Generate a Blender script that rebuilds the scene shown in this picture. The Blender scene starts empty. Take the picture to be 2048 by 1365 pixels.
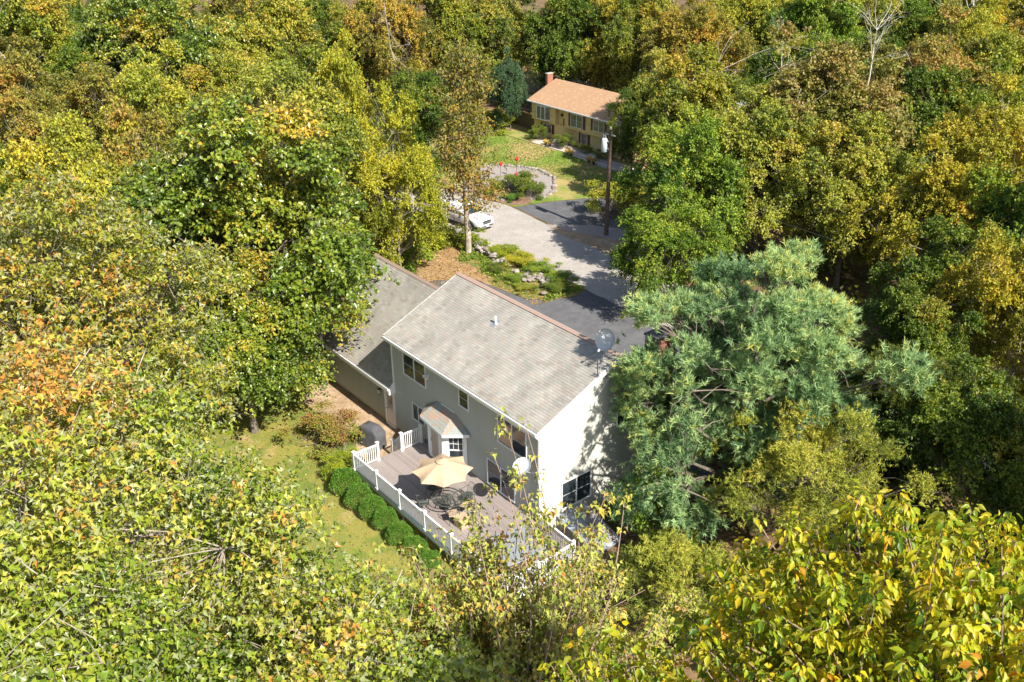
import bpy, math, random
import numpy as np
from mathutils import Vector, Matrix

# ------------------------------------------------------------------ camera, sky, sun, exposure
C = bpy.context.scene.collection
sc = bpy.context.scene
R_ = math.radians
CAM = np.array([27.5188, -23.186, 28.1905]); FPX = 1945.15
yaw, pit, rol = -0.9037, -0.4649, -0.0117
fw = np.array([math.sin(yaw)*math.cos(pit), math.cos(yaw)*math.cos(pit), math.sin(pit)])
rt = np.array([math.cos(yaw), -math.sin(yaw), 0.0]); up = np.cross(rt, fw)
rt2 = rt*math.cos(rol)+up*math.sin(rol); up2 = up*math.cos(rol)-rt*math.sin(rol)
cam_d = bpy.data.cameras.new('camera'); cam = bpy.data.objects.new('camera', cam_d); C.objects.link(cam)
cam.matrix_world = Matrix([[rt2[i], up2[i], -fw[i], CAM[i]] for i in range(3)]+[[0, 0, 0, 1]])
cam_d.sensor_width = 36; cam_d.lens = 36*FPX/2048; cam_d.clip_start = 0.3; cam_d.clip_end = 3000
sc.camera = cam
SUN_EL, SUN_AZ = R_(43.5), R_(-1.5)
w = bpy.data.worlds.new('World'); sc.world = w; w.use_nodes = True
nt = w.node_tree; bg = nt.nodes['Background']
sky = nt.nodes.new('ShaderNodeTexSky'); sky.sky_type = 'NISHITA'; sky.sun_disc = False
sky.sun_elevation = SUN_EL; sky.sun_rotation = R_(90)-SUN_AZ
nt.links.new(sky.outputs[0], bg.inputs[0]); bg.inputs[1].default_value = 0.10
sl = bpy.data.lights.new('sun', 'SUN'); sl.energy = 5.0; sl.angle = R_(0.53); sl.color = (1.0, 0.94, 0.85)
so = bpy.data.objects.new('sun', sl); C.objects.link(so)
sd = Vector((math.cos(SUN_EL)*math.cos(SUN_AZ), math.cos(SUN_EL)*math.sin(SUN_AZ), math.sin(SUN_EL)))
so.rotation_euler = sd.to_track_quat('Z', 'Y').to_euler(); so.location = (60, 0, 60)
sc.view_settings.view_transform = 'Standard'; sc.view_settings.look = 'None'
sc.view_settings.gamma = 1.0; sc.view_settings.use_curve_mapping = False
sc.view_settings.exposure = 1.02
sc.render.engine = 'CYCLES'
sc.cycles.max_bounces = 6; sc.cycles.diffuse_bounces = 3; sc.cycles.glossy_bounces = 3
sc.cycles.transmission_bounces = 4; sc.cycles.transparent_max_bounces = 6
sc.cycles.use_denoising = True

# ------------------------------------------------------------------ materials
MATS = {}
def mat(name, col, rough=0.7, noise=None, scale=5.0, metal=0.0, bump=0.0, bscale=None, spec=0.4, detail=4.0):
    """noise = second colour (or list of ramp colours) blended by object-space noise"""
    if name in MATS: return MATS[name]
    m = bpy.data.materials.new(name); m.use_nodes = True; n = m.node_tree; b = n.nodes['Principled BSDF']
    b.inputs['Roughness'].default_value = rough; b.inputs['Metallic'].default_value = metal
    b.inputs['Specular IOR Level'].default_value = spec
    b.inputs['Base Color'].default_value = (*col, 1)
    tc = n.nodes.new('ShaderNodeTexCoord')
    if noise:
        cols = [col]+(noise if isinstance(noise, list) else [noise])
        t = n.nodes.new('ShaderNodeTexNoise'); t.inputs['Scale'].default_value = scale; t.inputs['Detail'].default_value = detail
        t.inputs['Roughness'].default_value = 0.65
        r = n.nodes.new('ShaderNodeValToRGB'); e = r.color_ramp.elements
        while len(e) < len(cols): e.new(0.5)
        for i, c in enumerate(cols):
            e[i].position = 0.34+0.32*i/(len(cols)-1); e[i].color = (*c, 1)
        n.links.new(tc.outputs['Object'], t.inputs['Vector']); n.links.new(t.outputs[0], r.inputs[0])
        n.links.new(r.outputs[0], b.inputs['Base Color'])
    if bump:
        t2 = n.nodes.new('ShaderNodeTexNoise'); t2.inputs['Scale'].default_value = bscale or scale*4; t2.inputs['Detail'].default_value = 5
        bp = n.nodes.new('ShaderNodeBump'); bp.inputs['Strength'].default_value = bump; bp.inputs['Distance'].default_value = 0.05
        n.links.new(tc.outputs['Object'], t2.inputs['Vector']); n.links.new(t2.outputs[0], bp.inputs['Height'])
        n.links.new(bp.outputs[0], b.inputs['Normal'])
    MATS[name] = m; return m

def ground_mat(name, layers, bump=0.4):
    """layers: list of (colour, scale, lo, hi); first is the base colour, each next is laid over it by its own noise"""
    m = bpy.data.materials.new(name); m.use_nodes = True; n = m.node_tree; b = n.nodes['Principled BSDF']
    b.inputs['Roughness'].default_value = 0.95; b.inputs['Specular IOR Level'].default_value = 0.15
    tc = n.nodes.new('ShaderNodeTexCoord'); cur = None
    for i, (col, s, lo, hi) in enumerate(layers):
        if i == 0:
            rgb = n.nodes.new('ShaderNodeRGB'); rgb.outputs[0].default_value = (*col, 1); cur = rgb.outputs[0]; continue
        t = n.nodes.new('ShaderNodeTexNoise'); t.noise_dimensions = '4D'; t.inputs['W'].default_value = i*3.7
        t.inputs['Scale'].default_value = s; t.inputs['Detail'].default_value = 6; t.inputs['Roughness'].default_value = 0.7
        mr = n.nodes.new('ShaderNodeMapRange'); mr.inputs['From Min'].default_value = lo; mr.inputs['From Max'].default_value = hi
        mx = n.nodes.new('ShaderNodeMix'); mx.data_type = 'RGBA'
        n.links.new(tc.outputs['Object'], t.inputs['Vector']); n.links.new(t.outputs[0], mr.inputs[0])
        n.links.new(mr.outputs[0], mx.inputs[0]); n.links.new(cur, mx.inputs[6]); mx.inputs[7].default_value = (*col, 1)
        cur = mx.outputs[2]
    n.links.new(cur, b.inputs['Base Color'])
    t2 = n.nodes.new('ShaderNodeTexNoise'); t2.inputs['Scale'].default_value = 9; t2.inputs['Detail'].default_value = 8; t2.inputs['Roughness'].default_value = 0.75
    bp = n.nodes.new('ShaderNodeBump'); bp.inputs['Strength'].default_value = bump; bp.inputs['Distance'].default_value = 0.15
    n.links.new(tc.outputs['Object'], t2.inputs['Vector']); n.links.new(t2.outputs[0], bp.inputs['Height']); n.links.new(bp.outputs[0], b.inputs['Normal'])
    return m

def leafmat(name, stops, back=None, rough=0.42, trans=0.35, spec=0.5, tcol=(1.3, 1.2, 0.30)):
    stops = [(q, (min(.7, c[0]*1.05), min(.7, c[1]*1.08), c[2]*.72)) for q, c in stops]; spec *= .6
    m = bpy.data.materials.new(name); m.use_nodes = True; n = m.node_tree; b = n.nodes['Principled BSDF']; out = n.nodes['Material Output']
    at = n.nodes.new('ShaderNodeAttribute'); at.attribute_name = 'tone'
    r = n.nodes.new('ShaderNodeValToRGB'); e = r.color_ramp.elements
    while len(e) < len(stops): e.new(0.5)
    for i, (p, c) in enumerate(stops): e[i].position = p; e[i].color = (*c, 1)
    n.links.new(at.outputs['Fac'], r.inputs[0]); col = r.outputs[0]
    if back:
        g = n.nodes.new('ShaderNodeNewGeometry'); mx = n.nodes.new('ShaderNodeMix'); mx.data_type = 'RGBA'
        mm = n.nodes.new('ShaderNodeMath'); mm.operation = 'MULTIPLY'; mm.inputs[1].default_value = 0.75
        n.links.new(g.outputs['Backfacing'], mm.inputs[0]); n.links.new(mm.outputs[0], mx.inputs[0])
        n.links.new(col, mx.inputs[6]); mx.inputs[7].default_value = (*back, 1); col2 = mx.outputs[2]
    else: col2 = col
    n.links.new(col2, b.inputs['Base Color'])
    b.inputs['Roughness'].default_value = rough; b.inputs['Specular IOR Level'].default_value = spec
    tr = n.nodes.new('ShaderNodeBsdfTranslucent'); mu = n.nodes.new('ShaderNodeMix'); mu.data_type = 'RGBA'; mu.blend_type = 'MULTIPLY'
    mu.inputs[0].default_value = 1.0; n.links.new(col, mu.inputs[6]); mu.inputs[7].default_value = (*tcol, 1)
    n.links.new(mu.outputs[2], tr.inputs[0])
    ms = n.nodes.new('ShaderNodeMixShader'); ms.inputs[0].default_value = trans
    n.links.new(b.outputs[0], ms.inputs[1]); n.links.new(tr.outputs[0], ms.inputs[2]); n.links.new(ms.outputs[0], out.inputs[0])
    m.use_backface_culling = False
    return m

# ------------------------------------------------------------------ mesh helpers
class MB:
    def __init__(s): s.v = []; s.f = []; s.m = []
    def add(s, vs, fs, mi=0):
        o = len(s.v); s.v += [tuple(map(float, v)) for v in vs]; s.f += [tuple(i+o for i in f) for f in fs]; s.m += [mi]*len(fs); return s
    def box(s, x0, x1, y0, y1, z0, z1, mi=0):
        return s.add([(x0, y0, z0), (x1, y0, z0), (x1, y1, z0), (x0, y1, z0), (x0, y0, z1), (x1, y0, z1), (x1, y1, z1), (x0, y1, z1)],
                     [(0, 3, 2, 1), (4, 5, 6, 7), (0, 1, 5, 4), (1, 2, 6, 5), (2, 3, 7, 6), (3, 0, 4, 7)], mi)
    def hexa(s, p, mi=0):  # p: 4 bottom, 4 top
        return s.add(p, [(0, 3, 2, 1), (4, 5, 6, 7), (0, 1, 5, 4), (1, 2, 6, 5), (2, 3, 7, 6), (3, 0, 4, 7)], mi)
    def slab(s, quad, t, mi=0):  # quad of 4 pts, thickness along its normal
        a, b, c, d = [Vector(q) for q in quad]; n = (b-a).cross(d-a).normalized()*t
        return s.hexa([a, b, c, d, a+n, b+n, c+n, d+n], mi)
    def prism(s, poly, ext, mi=0):
        n = len(poly); e = Vector(ext); p = [Vector(q) for q in poly]
        return s.add(p+[q+e for q in p], [tuple(range(n))[::-1], tuple(range(n, 2*n))]+[(i, (i+1) % n, n+(i+1) % n, n+i) for i in range(n)], mi)
    def tube(s, pts, r, seg=6, cap=True, mi=0):
        pts = [Vector(p) for p in pts]; n = len(pts); rr = r if hasattr(r, '__len__') else [r]*n; vs = []
        for i, p in enumerate(pts):
            t = (pts[min(i+1, n-1)]-pts[max(i-1, 0)]).normalized()
            a = t.cross(Vector((0, 0, 1)) if abs(t.z) < 0.95 else Vector((1, 0, 0))).normalized(); b = t.cross(a)
            for k in range(seg):
                q = 2*math.pi*k/seg; vs.append(p+(a*math.cos(q)+b*math.sin(q))*rr[i])
        fs = [(i*seg+k, i*seg+(k+1) % seg, (i+1)*seg+(k+1) % seg, (i+1)*seg+k) for i in range(n-1) for k in range(seg)]
        if cap: fs += [tuple(range(seg)), tuple(range((n-1)*seg, n*seg))[::-1]]
        return s.add(vs, fs, mi)
    def lathe(s, prof, seg=16, c=(0, 0, 0), mi=0, sx=1, sy=1):
        vs = [(c[0]+sx*r*math.cos(2*math.pi*k/seg), c[1]+sy*r*math.sin(2*math.pi*k/seg), c[2]+z) for r, z in prof for k in range(seg)]
        n = len(prof)
        fs = [(i*seg+k, i*seg+(k+1) % seg, (i+1)*seg+(k+1) % seg, (i+1)*seg+k) for i in range(n-1) for k in range(seg)]
        fs += [tuple(range(seg))[::-1], tuple(range((n-1)*seg, n*seg))]
        return s.add(vs, fs, mi)
    def mesh(s, name, mats):
        me = bpy.data.meshes.new(name); me.from_pydata(s.v, [], s.f)
        for m in (mats if isinstance(mats, (list, tuple)) else [mats]): me.materials.append(m)
        if any(s.m): me.polygons.foreach_set('material_index', s.m)
        me.update(); return me

def link(name, me, parent=None, smooth=False):
    o = bpy.data.objects.new(name, me); C.objects.link(o)
    if parent: o.parent = parent
    if smooth: me.polygons.foreach_set('use_smooth', [True]*len(me.polygons))
    return o
def obj(name, mb, mats, parent=None, smooth=False, bevel=0):
    o = link(name, mb.mesh(name, mats), parent, smooth)
    if bevel:
        b = o.modifiers.new('b', 'BEVEL'); b.width = bevel; b.segments = 2; b.limit_method = 'ANGLE'
    return o
def tag(o, label=None, cat=None, group=None, kind=None):
    if label: o['label'] = label
    if cat: o['category'] = cat
    if group: o['group'] = group
    if kind: o['kind'] = kind
    return o
def thing(name, label, cat, loc=(0, 0, 0), rz=0, group=None):
    o = bpy.data.objects.new(name, None); C.objects.link(o); o.location = loc; o.rotation_euler = (0, 0, rz); o.empty_display_size = 0.2
    return tag(o, label, cat, group)
def copy_tree(o, parent=None):
    c = o.copy(); C.objects.link(c)
    if parent: c.parent = parent
    for ch in list(o.children): copy_tree(ch, c)
    return c
def place(o, loc, rz=0, scale=None, label=None, group=None):
    o.location = loc; o.rotation_euler = (0, 0, rz)
    if scale: o.scale = scale if hasattr(scale, '__len__') else (scale,)*3
    if label: o['label'] = label
    if group: o['group'] = group
    return o
def struct(name, mb, m, label=None):
    o = obj(name, mb, m); tag(o, label, None, None, 'structure'); return o
def sheet(name, poly, z, m, label=None, smooth_edges=0.0, seed=0, n=1):
    """flat polygon; its outline is subdivided and jittered so edges look natural"""
    rg = random.Random(seed); pts = []
    for i, p in enumerate(poly):
        q = poly[(i+1) % len(poly)]; L = math.dist(p, q); k = max(1, int(L/0.5)) if smooth_edges else 1
        for j in range(k):
            t = j/k; x = p[0]+(q[0]-p[0])*t; y = p[1]+(q[1]-p[1])*t
            pts.append((x+rg.uniform(-1, 1)*smooth_edges, y+rg.uniform(-1, 1)*smooth_edges, z))
    a = sum(pts[i][0]*pts[(i+1) % len(pts)][1]-pts[(i+1) % len(pts)][0]*pts[i][1] for i in range(len(pts)))
    if a < 0: pts.reverse()
    mb = MB().add(pts, [tuple(range(len(pts)))])
    return struct(name, mb, m, label)

# ------------------------------------------------------------------ colours
white = mat('white_vinyl', (0.78, 0.78, 0.76), 0.45, (0.70, 0.70, 0.68), 3)
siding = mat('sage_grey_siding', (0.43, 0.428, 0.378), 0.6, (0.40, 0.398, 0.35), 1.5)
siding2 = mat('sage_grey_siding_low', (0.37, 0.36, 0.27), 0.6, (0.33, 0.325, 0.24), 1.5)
glass = mat('window_glass', (0.02, 0.028, 0.035), 0.06, (0.035, 0.045, 0.05), 1.2, spec=0.8)
glass_w = mat('curtained_glass', (0.14, 0.14, 0.13), 0.1, (0.05, 0.06, 0.06), 3, spec=0.8)
concrete = mat('concrete', (0.42, 0.40, 0.36), 0.9, (0.33, 0.31, 0.27), 6, bump=0.2)
found = mat('foundation', (0.45, 0.37, 0.26), 0.9, (0.36, 0.29, 0.20), 4, bump=0.2)
black = mat('black_iron', (0.02, 0.02, 0.022), 0.4, spec=0.5)
steel = mat('galvanised', (0.55, 0.56, 0.57), 0.35, metal=0.7)
dishm = mat('dish_grey', (0.46, 0.48, 0.50), 0.5, (0.42, 0.44, 0.46), 4)
bark = mat('grey_bark', (0.20, 0.16, 0.125), 0.95, (0.11, 0.09, 0.07), 6, bump=0.5)
bark_pale = mat('pale_bark', (0.50, 0.45, 0.38), 0.9, [(0.34, 0.29, 0.23), (0.20, 0.16, 0.13)], 5, bump=0.3)
twig_pink = mat('pinkish_twig', (0.36, 0.24, 0.18), 0.8, (0.24, 0.16, 0.12), 8)
bark_dead = mat('bleached_wood', (0.58, 0.54, 0.48), 0.9, (0.42, 0.38, 0.33), 5)
def wear(m):
    n = m.node_tree; bs = n.nodes['Principled BSDF']; src = bs.inputs['Base Color'].links[0].from_socket
    g = n.nodes.new('ShaderNodeNewGeometry'); mp = n.nodes.new('ShaderNodeMapping'); mp.inputs['Scale'].default_value = (.8, .4, .4)
    t = n.nodes.new('ShaderNodeTexNoise'); t.inputs['Scale'].default_value = 1.6; t.inputs['Detail'].default_value = 6
    r = n.nodes.new('ShaderNodeMapRange'); r.inputs['From Min'].default_value = .35; r.inputs['From Max'].default_value = .7; r.inputs['To Min'].default_value = 1.08; r.inputs['To Max'].default_value = .78
    mx = n.nodes.new('ShaderNodeVectorMath'); mx.operation = 'SCALE'
    n.links.new(g.outputs['Position'], mp.inputs[0]); n.links.new(mp.outputs[0], t.inputs['Vector']); n.links.new(t.outputs[0], r.inputs[0])
    n.links.new(src, mx.inputs[0]); n.links.new(r.outputs[0], mx.inputs['Scale']); n.links.new(mx.outputs[0], bs.inputs['Base Color']); return m
SH = [mat('shingle_%s' % n, c, 0.92, tuple(x*0.88 for x in c), 22, bump=0.25, bscale=60) for n, c in
      (('grey', (0.335, 0.310, 0.270)), ('green_grey', (0.315, 0.308, 0.268)), ('tan', (0.350, 0.310, 0.262)), ('brown', (0.292, 0.264, 0.228)), ('pale', (0.365, 0.342, 0.300)))]
for m_ in SH: wear(m_)
ridge_m = mat('ridge_shingle', (0.38, 0.27, 0.21), 0.9, (0.30, 0.21, 0.165), 4, bump=0.2)

# ------------------------------------------------------------------ ground
forest = ground_mat('leaf_litter', [((0.13, 0.085, 0.045), 0, 0, 0), ((0.22, 0.14, 0.07), 1.2, 0.45, 0.6), ((0.05, 0.065, 0.02), 0.35, 0.5, 0.62), ((0.28, 0.16, 0.07), 7, 0.58, 0.66)])
lawn_m = ground_mat('dry_lawn', [((0.24, 0.22, 0.05), 0, 0, 0), ((0.14, 0.18, 0.035), 0.55, 0.46, 0.58), ((0.42, 0.30, 0.15), 0.33, 0.53, 0.64), ((0.32, 0.21, 0.08), 2.2, 0.55, 0.68), ((0.12, 0.15, 0.03), 11, 0.55, 0.7)])
lawn_g = ground_mat('green_lawn', [((0.17, 0.25, 0.04), 0, 0, 0), ((0.13, 0.19, 0.03), 0.5, 0.45, 0.6), ((0.36, 0.27, 0.11), 0.16, 0.45, 0.58), ((0.12, 0.16, 0.03), 9, 0.55, 0.7)])
straw = ground_mat('orange_pine_litter', [((0.30, 0.19, 0.10), 0, 0, 0), ((0.36, 0.25, 0.13), 1.5, 0.45, 0.6), ((0.20, 0.12, 0.06), 5, 0.52, 0.66)])
soil = ground_mat('bare_soil', [((0.34, 0.24, 0.15), 0, 0, 0), ((0.46, 0.34, 0.23), 1.2, 0.45, 0.6), ((0.22, 0.16, 0.07), 4, 0.52, 0.66)])
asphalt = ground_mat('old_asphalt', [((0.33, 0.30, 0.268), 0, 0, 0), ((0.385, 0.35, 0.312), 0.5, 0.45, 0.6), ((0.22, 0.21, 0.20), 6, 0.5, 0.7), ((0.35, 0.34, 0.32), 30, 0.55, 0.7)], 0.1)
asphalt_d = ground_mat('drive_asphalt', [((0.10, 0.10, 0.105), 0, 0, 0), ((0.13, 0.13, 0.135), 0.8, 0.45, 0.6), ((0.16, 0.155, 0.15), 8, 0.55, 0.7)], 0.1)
gravel_m = ground_mat('gravel', [((0.30, 0.26, 0.24), 0, 0, 0), ((0.42, 0.37, 0.34), 14, 0.45, 0.6), ((0.2, 0.17, 0.15), 22, 0.5, 0.62)], 0.6)
mulch_m = ground_mat('mulch', [((0.22, 0.13, 0.09), 0, 0, 0), ((0.32, 0.20, 0.13), 3, 0.45, 0.6), ((0.12, 0.08, 0.05), 9, 0.5, 0.65)], 0.5)
struct('ground', MB().add([(-1200, -1200, 0), (1200, -1200, 0), (1200, 1200, 0), (-1200, 1200, 0)], [(0, 1, 2, 3)]), forest, 'leaf strewn forest floor under the trees')
sheet('road', [(-64, 21.2), (-50, 19.9), (-36, 19.3), (-26.7, 21.2), (-18.8, 20.8), (10, 20.3), (70, 20), (70, 26), (10, 26.3), (-24.8, 26.9), (-32, 27.6), (-38, 28.2), (-46, 26.4), (-64, 27.6)], 0.008, asphalt, 'pale worn asphalt road between the two houses', 0.05, 1)
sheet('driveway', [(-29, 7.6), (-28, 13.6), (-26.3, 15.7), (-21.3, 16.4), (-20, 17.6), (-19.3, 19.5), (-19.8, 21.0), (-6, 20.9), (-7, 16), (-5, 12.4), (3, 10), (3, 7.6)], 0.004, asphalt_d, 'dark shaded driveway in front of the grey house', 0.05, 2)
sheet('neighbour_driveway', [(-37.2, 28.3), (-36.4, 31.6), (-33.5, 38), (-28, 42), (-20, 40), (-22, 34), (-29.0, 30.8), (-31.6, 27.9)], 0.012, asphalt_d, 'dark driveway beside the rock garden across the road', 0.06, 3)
sheet('driveway_apron', [(-31.9, 27.6), (-29.4, 30.4), (-24, 33.5), (-22.6, 30.8), (-28.2, 28.4), (-29.8, 26.9)], 0.016, gravel_m, 'gravel strip beside the utility pole', 0.08, 4)
sheet('lawn', [(-46, -14), (-42, 2), (-24, 6), (-20.2, 6), (-20.2, 0), (0.2, 0), (3, 0.4), (8, -3), (12, -14), (0, -20), (-20, -22)], 0.004, lawn_m, 'dry yellow green lawn behind the grey house', 0.12, 5)
sheet('soil_patch', [(-20, -1.0), (-18.8, -0.02), (-9.6, -0.02), (-9.4, -3.2), (-11.0, -3.4), (-13.2, -1.9), (-16, -2.5), (-18.8, -2.6)], 0.008, soil, 'bare soil along the back wall of the garage', 0.15, 6)
sheet('island_litter', [(-33, 12), (-33.2, 18), (-31, 20.6), (-26.5, 20.6), (-20.0, 20.9), (-19.4, 19.5), (-20.1, 17.6), (-21.4, 16.5), (-26.3, 15.8), (-28, 13.6), (-28.6, 10.5)], 0.018, straw, 'orange needle litter on the island before the road', 0.12, 7)
island_m = ground_mat('island_weeds', [((0.16, 0.17, 0.04), 0, 0, 0), ((0.10, 0.14, 0.03), 1.1, 0.45, 0.6), ((0.34, 0.24, 0.10), 0.8, 0.52, 0.66), ((0.26, 0.26, 0.05), 3, 0.55, 0.7)])
sheet('island_grass', [(-30.8, 17.6), (-30.5, 20.4), (-26.5, 20.7), (-20.0, 20.95), (-19.35, 19.5), (-20.05, 17.55), (-21.35, 16.45), (-24.5, 16.2), (-27.5, 17.0)], 0.022, island_m, 'weedy green and yellow grass on the driveway island', 0.15, 17)
sheet('neighbour_lawn', [(-64, 28.2), (-64, 47.2), (-57, 47.2), (-56.2, 45.9), (-37, 45.9), (-33.6, 38), (-36.5, 31.7), (-37.3, 28.4), (-46, 26.6)], 0.02, lawn_g, 'sunlit green lawn in front of the yellow house', 0.12, 8)
sheet('verge', [(-31.4, 27.5), (-29.6, 26.8), (-24.6, 26.95), (-18, 26.8), (-18, 31), (-22.8, 30.6), (-27.9, 28.5)], 0.022, soil, 'dry grass verge around the utility pole', 0.1, 9)
sheet('front_path', [(-53.6, 43.5), (-53.2, 45.5), (-44, 45.1), (-36, 44.8), (-36.2, 42.9), (-41.3, 42.6), (-46, 43.2)], 0.026, mat('pale_path', (0.55, 0.47, 0.42), 0.9, (0.46, 0.38, 0.34), 4, bump=0.2), 'pale concrete path along the yellow house', 0.04, 10)

# ------------------------------------------------------------------ main house
house = thing('grey_house', 'two storey sage grey house with garage wing, pale shingle roof and rear deck', 'house')
EZ, EY, RY, RZ = 5.82, -0.32, 4.56, 8.0
X0, X1 = -12.33, 0.15
SL = (RZ-EZ)/(RY-EY)
GEZ, GRY, GRZ = 2.72, 3.85, 7.03
GX0 = -19.85
GSL = (GRZ-GEZ)/(GRY-EY)
# wall cores (siding boards are laid over the visible faces)
mb = MB().prism([(0, 0, 0.25), (0, 9.1, 0.25), (0, 9.1, 3.2), (0, RY, RZ-0.25), (0, 0, 5.6)], (-12.15, 0, 0)); obj('wall', mb, siding, house)
gw = GEZ+GSL*0.32-0.2
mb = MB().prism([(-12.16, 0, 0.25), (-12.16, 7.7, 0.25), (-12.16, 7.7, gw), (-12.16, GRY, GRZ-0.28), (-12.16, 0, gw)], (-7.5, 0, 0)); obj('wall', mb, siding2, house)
mb = MB().box(-12.13, -0.03, 0.03, 9.07, -0.3, 0.25).box(-19.63, -12.13, 0.03, 7.67, -0.3, 0.25); obj('foundation', mb, found, house)
# siding boards
BH = 0.127
def board_mesh(L, m):
    return MB().hexa([(0, -0.048, 0), (L, -0.048, 0), (L, 0.0, 0), (0, 0.0, 0), (0, -0.006, BH), (L, -0.006, BH), (L, 0.0, BH), (0, 0.0, BH)]).mesh('siding_board', m)
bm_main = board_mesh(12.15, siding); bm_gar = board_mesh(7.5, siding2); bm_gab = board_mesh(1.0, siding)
z = 0.25
while z < 5.58:
    o = link('siding_board', bm_main, house); o.location = (-12.15, 0, z); z += BH
z = 0.25
while z < gw-0.1:
    o = link('siding_board', bm_gar, house); o.location = (-19.66, 0, z); z += BH
z = 0.25
while z < RZ-0.35:
    y0, y1 = 0.0, 9.1
    if z+BH > 5.6: y0 = (z+BH-5.6)/((RZ-0.22-5.6)/RY)
    if z+BH > 3.2: y1 = 9.1-(z+BH-3.2)*.98
    if y1-y0 > 0.2:
        o = link('siding_board', bm_gab, house); o.rotation_euler = (0, 0, math.pi/2); o.scale = (y1-y0, 1, 1); o.location = (0.0, y0, z)
    z += BH
# roofs
def roof_slab(x0, x1, ey, ez, ry, rz, by, bz, th=0.16):
    return MB().prism([(x0, ey, ez), (x0, ey, ez-th), (x0, ry, rz-th), (x0, by, bz-th), (x0, by, bz), (x0, ry, rz)], (x1-x0, 0, 0))
obj('roof', roof_slab(X0, X1, EY, EZ, RY, RZ, 9.5, 3.06), SH[3], house)
obj('roof', roof_slab(GX0, -12.16, EY, GEZ, GRY, GRZ, 8.02, GEZ), SH[3], house)
EXP, TAB = 0.145, 0.305
rs = random.Random(5)
tabs = []
def shingles(x0, x1, ey, ez, ry, rz, side=1):
    sl = math.atan2(rz-ez, ry-ey); Ln = math.hypot(rz-ez, ry-ey); nrow = int(Ln/EXP)
    for r in range(nrow):
        u = r*EXP; off = (r % 2)*TAB*0.5+rs.uniform(-.03, .03); x = x0+off-TAB
        while x < x1:
            a, b = max(x, x0), min(x+TAB, x1)
            if b-a > 0.04: tabs.append((a, b-0.006, u, ey, ez, sl, side))
            x += TAB
shingles(X0, X1, EY, EZ, RY, RZ); shingles(GX0, -12.17, EY, GEZ, GRY, GRZ)
def tab_center(t):
    a, b, u, ey, ez, sl, s = t; return np.array([(a+b)/2, ey+u*math.cos(sl), ez+u*math.sin(sl)])
full = [t for t in tabs if t[1]-t[0] > TAB-0.02]
full.sort(key=lambda t: np.linalg.norm(tab_center(t)-CAM)); single = set(id(t) for t in full[:300])
sh_me = [MB().hexa([(0, 0, 0.002), (TAB-0.006, 0, 0.002), (TAB-0.006, EXP+0.02, 0.001), (0, EXP+0.02, 0.001), (0, 0, 0.020), (TAB-0.006, 0, 0.020), (TAB-0.006, EXP+0.02, 0.006), (0, EXP+0.02, 0.006)]).mesh('shingle', m) for m in SH]
field = MB()
for t in tabs:
    a, b, u, ey, ez, sl, s = t; k = rs.choices(range(5), (5, 3, 2.5, 1.2, 2.5))[0]
    if id(t) in single:
        o = link('shingle', sh_me[k], house); o.location = (a, ey+u*math.cos(sl), ez+u*math.sin(sl)); o.rotation_euler = (sl, 0, 0)
    else:
        M = Matrix.Translation((a, ey+u*math.cos(sl), ez+u*math.sin(sl))) @ Matrix.Rotation(sl, 4, 'X'); W = b-a
        field.hexa([M @ Vector(p) for p in [(0, 0, 0.002), (W, 0, 0.002), (W, EXP+0.02, 0.001), (0, EXP+0.02, 0.001), (0, 0, 0.020), (W, 0, 0.020), (W, EXP+0.02, 0.006), (0, EXP+0.02, 0.006)]], k)
o = obj('shingle_field', field, SH, house); o['kind'] = 'stuff'
# ridge caps
def ridge_caps(x0, x1, ry, rz, sl):
    cap = MB(); c, s_ = math.cos(sl)*0.17, math.sin(sl)*0.17
    cap.prism([(0, -c, -s_+0.01), (0, 0, 0.012), (0, c, -s_+0.01), (0, c, -s_+0.028), (0, 0, 0.034), (0, -c, -s_+0.028)], (0.30, 0, 0))
    me = cap.mesh('ridge_cap', ridge_m); x = x0
    while x < x1-0.05:
        o = link('ridge_cap', me, house); o.location = (x, ry, rz+.035+rs.uniform(0, .006)); o.rotation_euler = (0, 0.025, rs.uniform(-.006, .006)); x += 0.2
ridge_caps(X0, X1, RY, RZ, math.atan(SL)); ridge_caps(GX0, -12.3, GRY, GRZ, math.atan(GSL))
# gutters, fascia, rakes
g = MB().box(X0, X1+0.02, EY-0.11, EY-0.005, EZ-0.13, EZ-0.115).box(X0, X1+0.02, EY-0.12, EY-0.10, EZ-0.13, EZ-0.005).box(X0, X1+0.02, EY-0.10, EY-0.004, EZ-0.11, EZ-0.06)
obj('gutter', g, white, house)
obj('soffit', MB().box(X0+.02, X1-.02, EY+0.0, -0.004, EZ-0.30, EZ-0.17).box(X0+.02, X1-.02, EY-.003, EY+.02, EZ-0.30, EZ-0.012), white, house)
g = MB().box(GX0, -12.155, EY-0.11, EY-0.005, GEZ-0.13, GEZ-0.115).box(GX0, -12.155, EY-0.12, EY-0.10, GEZ-0.13, GEZ-0.005).box(GX0, -12.155, EY-0.10, EY-0.004, GEZ-0.11, GEZ-0.06)
obj('gutter', g, white, house)
obj('soffit', MB().box(GX0+.02, -12.16, EY, -0.024, GEZ-0.36, GEZ-0.2).box(GX0+.02, -12.16, EY-.003, EY+.02, GEZ-0.36, GEZ-0.012), white, house)
obj('eave_return', MB().prism([(-12.16, -0.03, GEZ-0.34), (-12.16, -0.44, GEZ-0.34), (-12.16, -0.44, GEZ-0.1), (-12.16, -0.36, GEZ-.02), (-12.16, -0.03, GEZ+0.30)], (0.14, 0, 0)), white, house)
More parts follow.
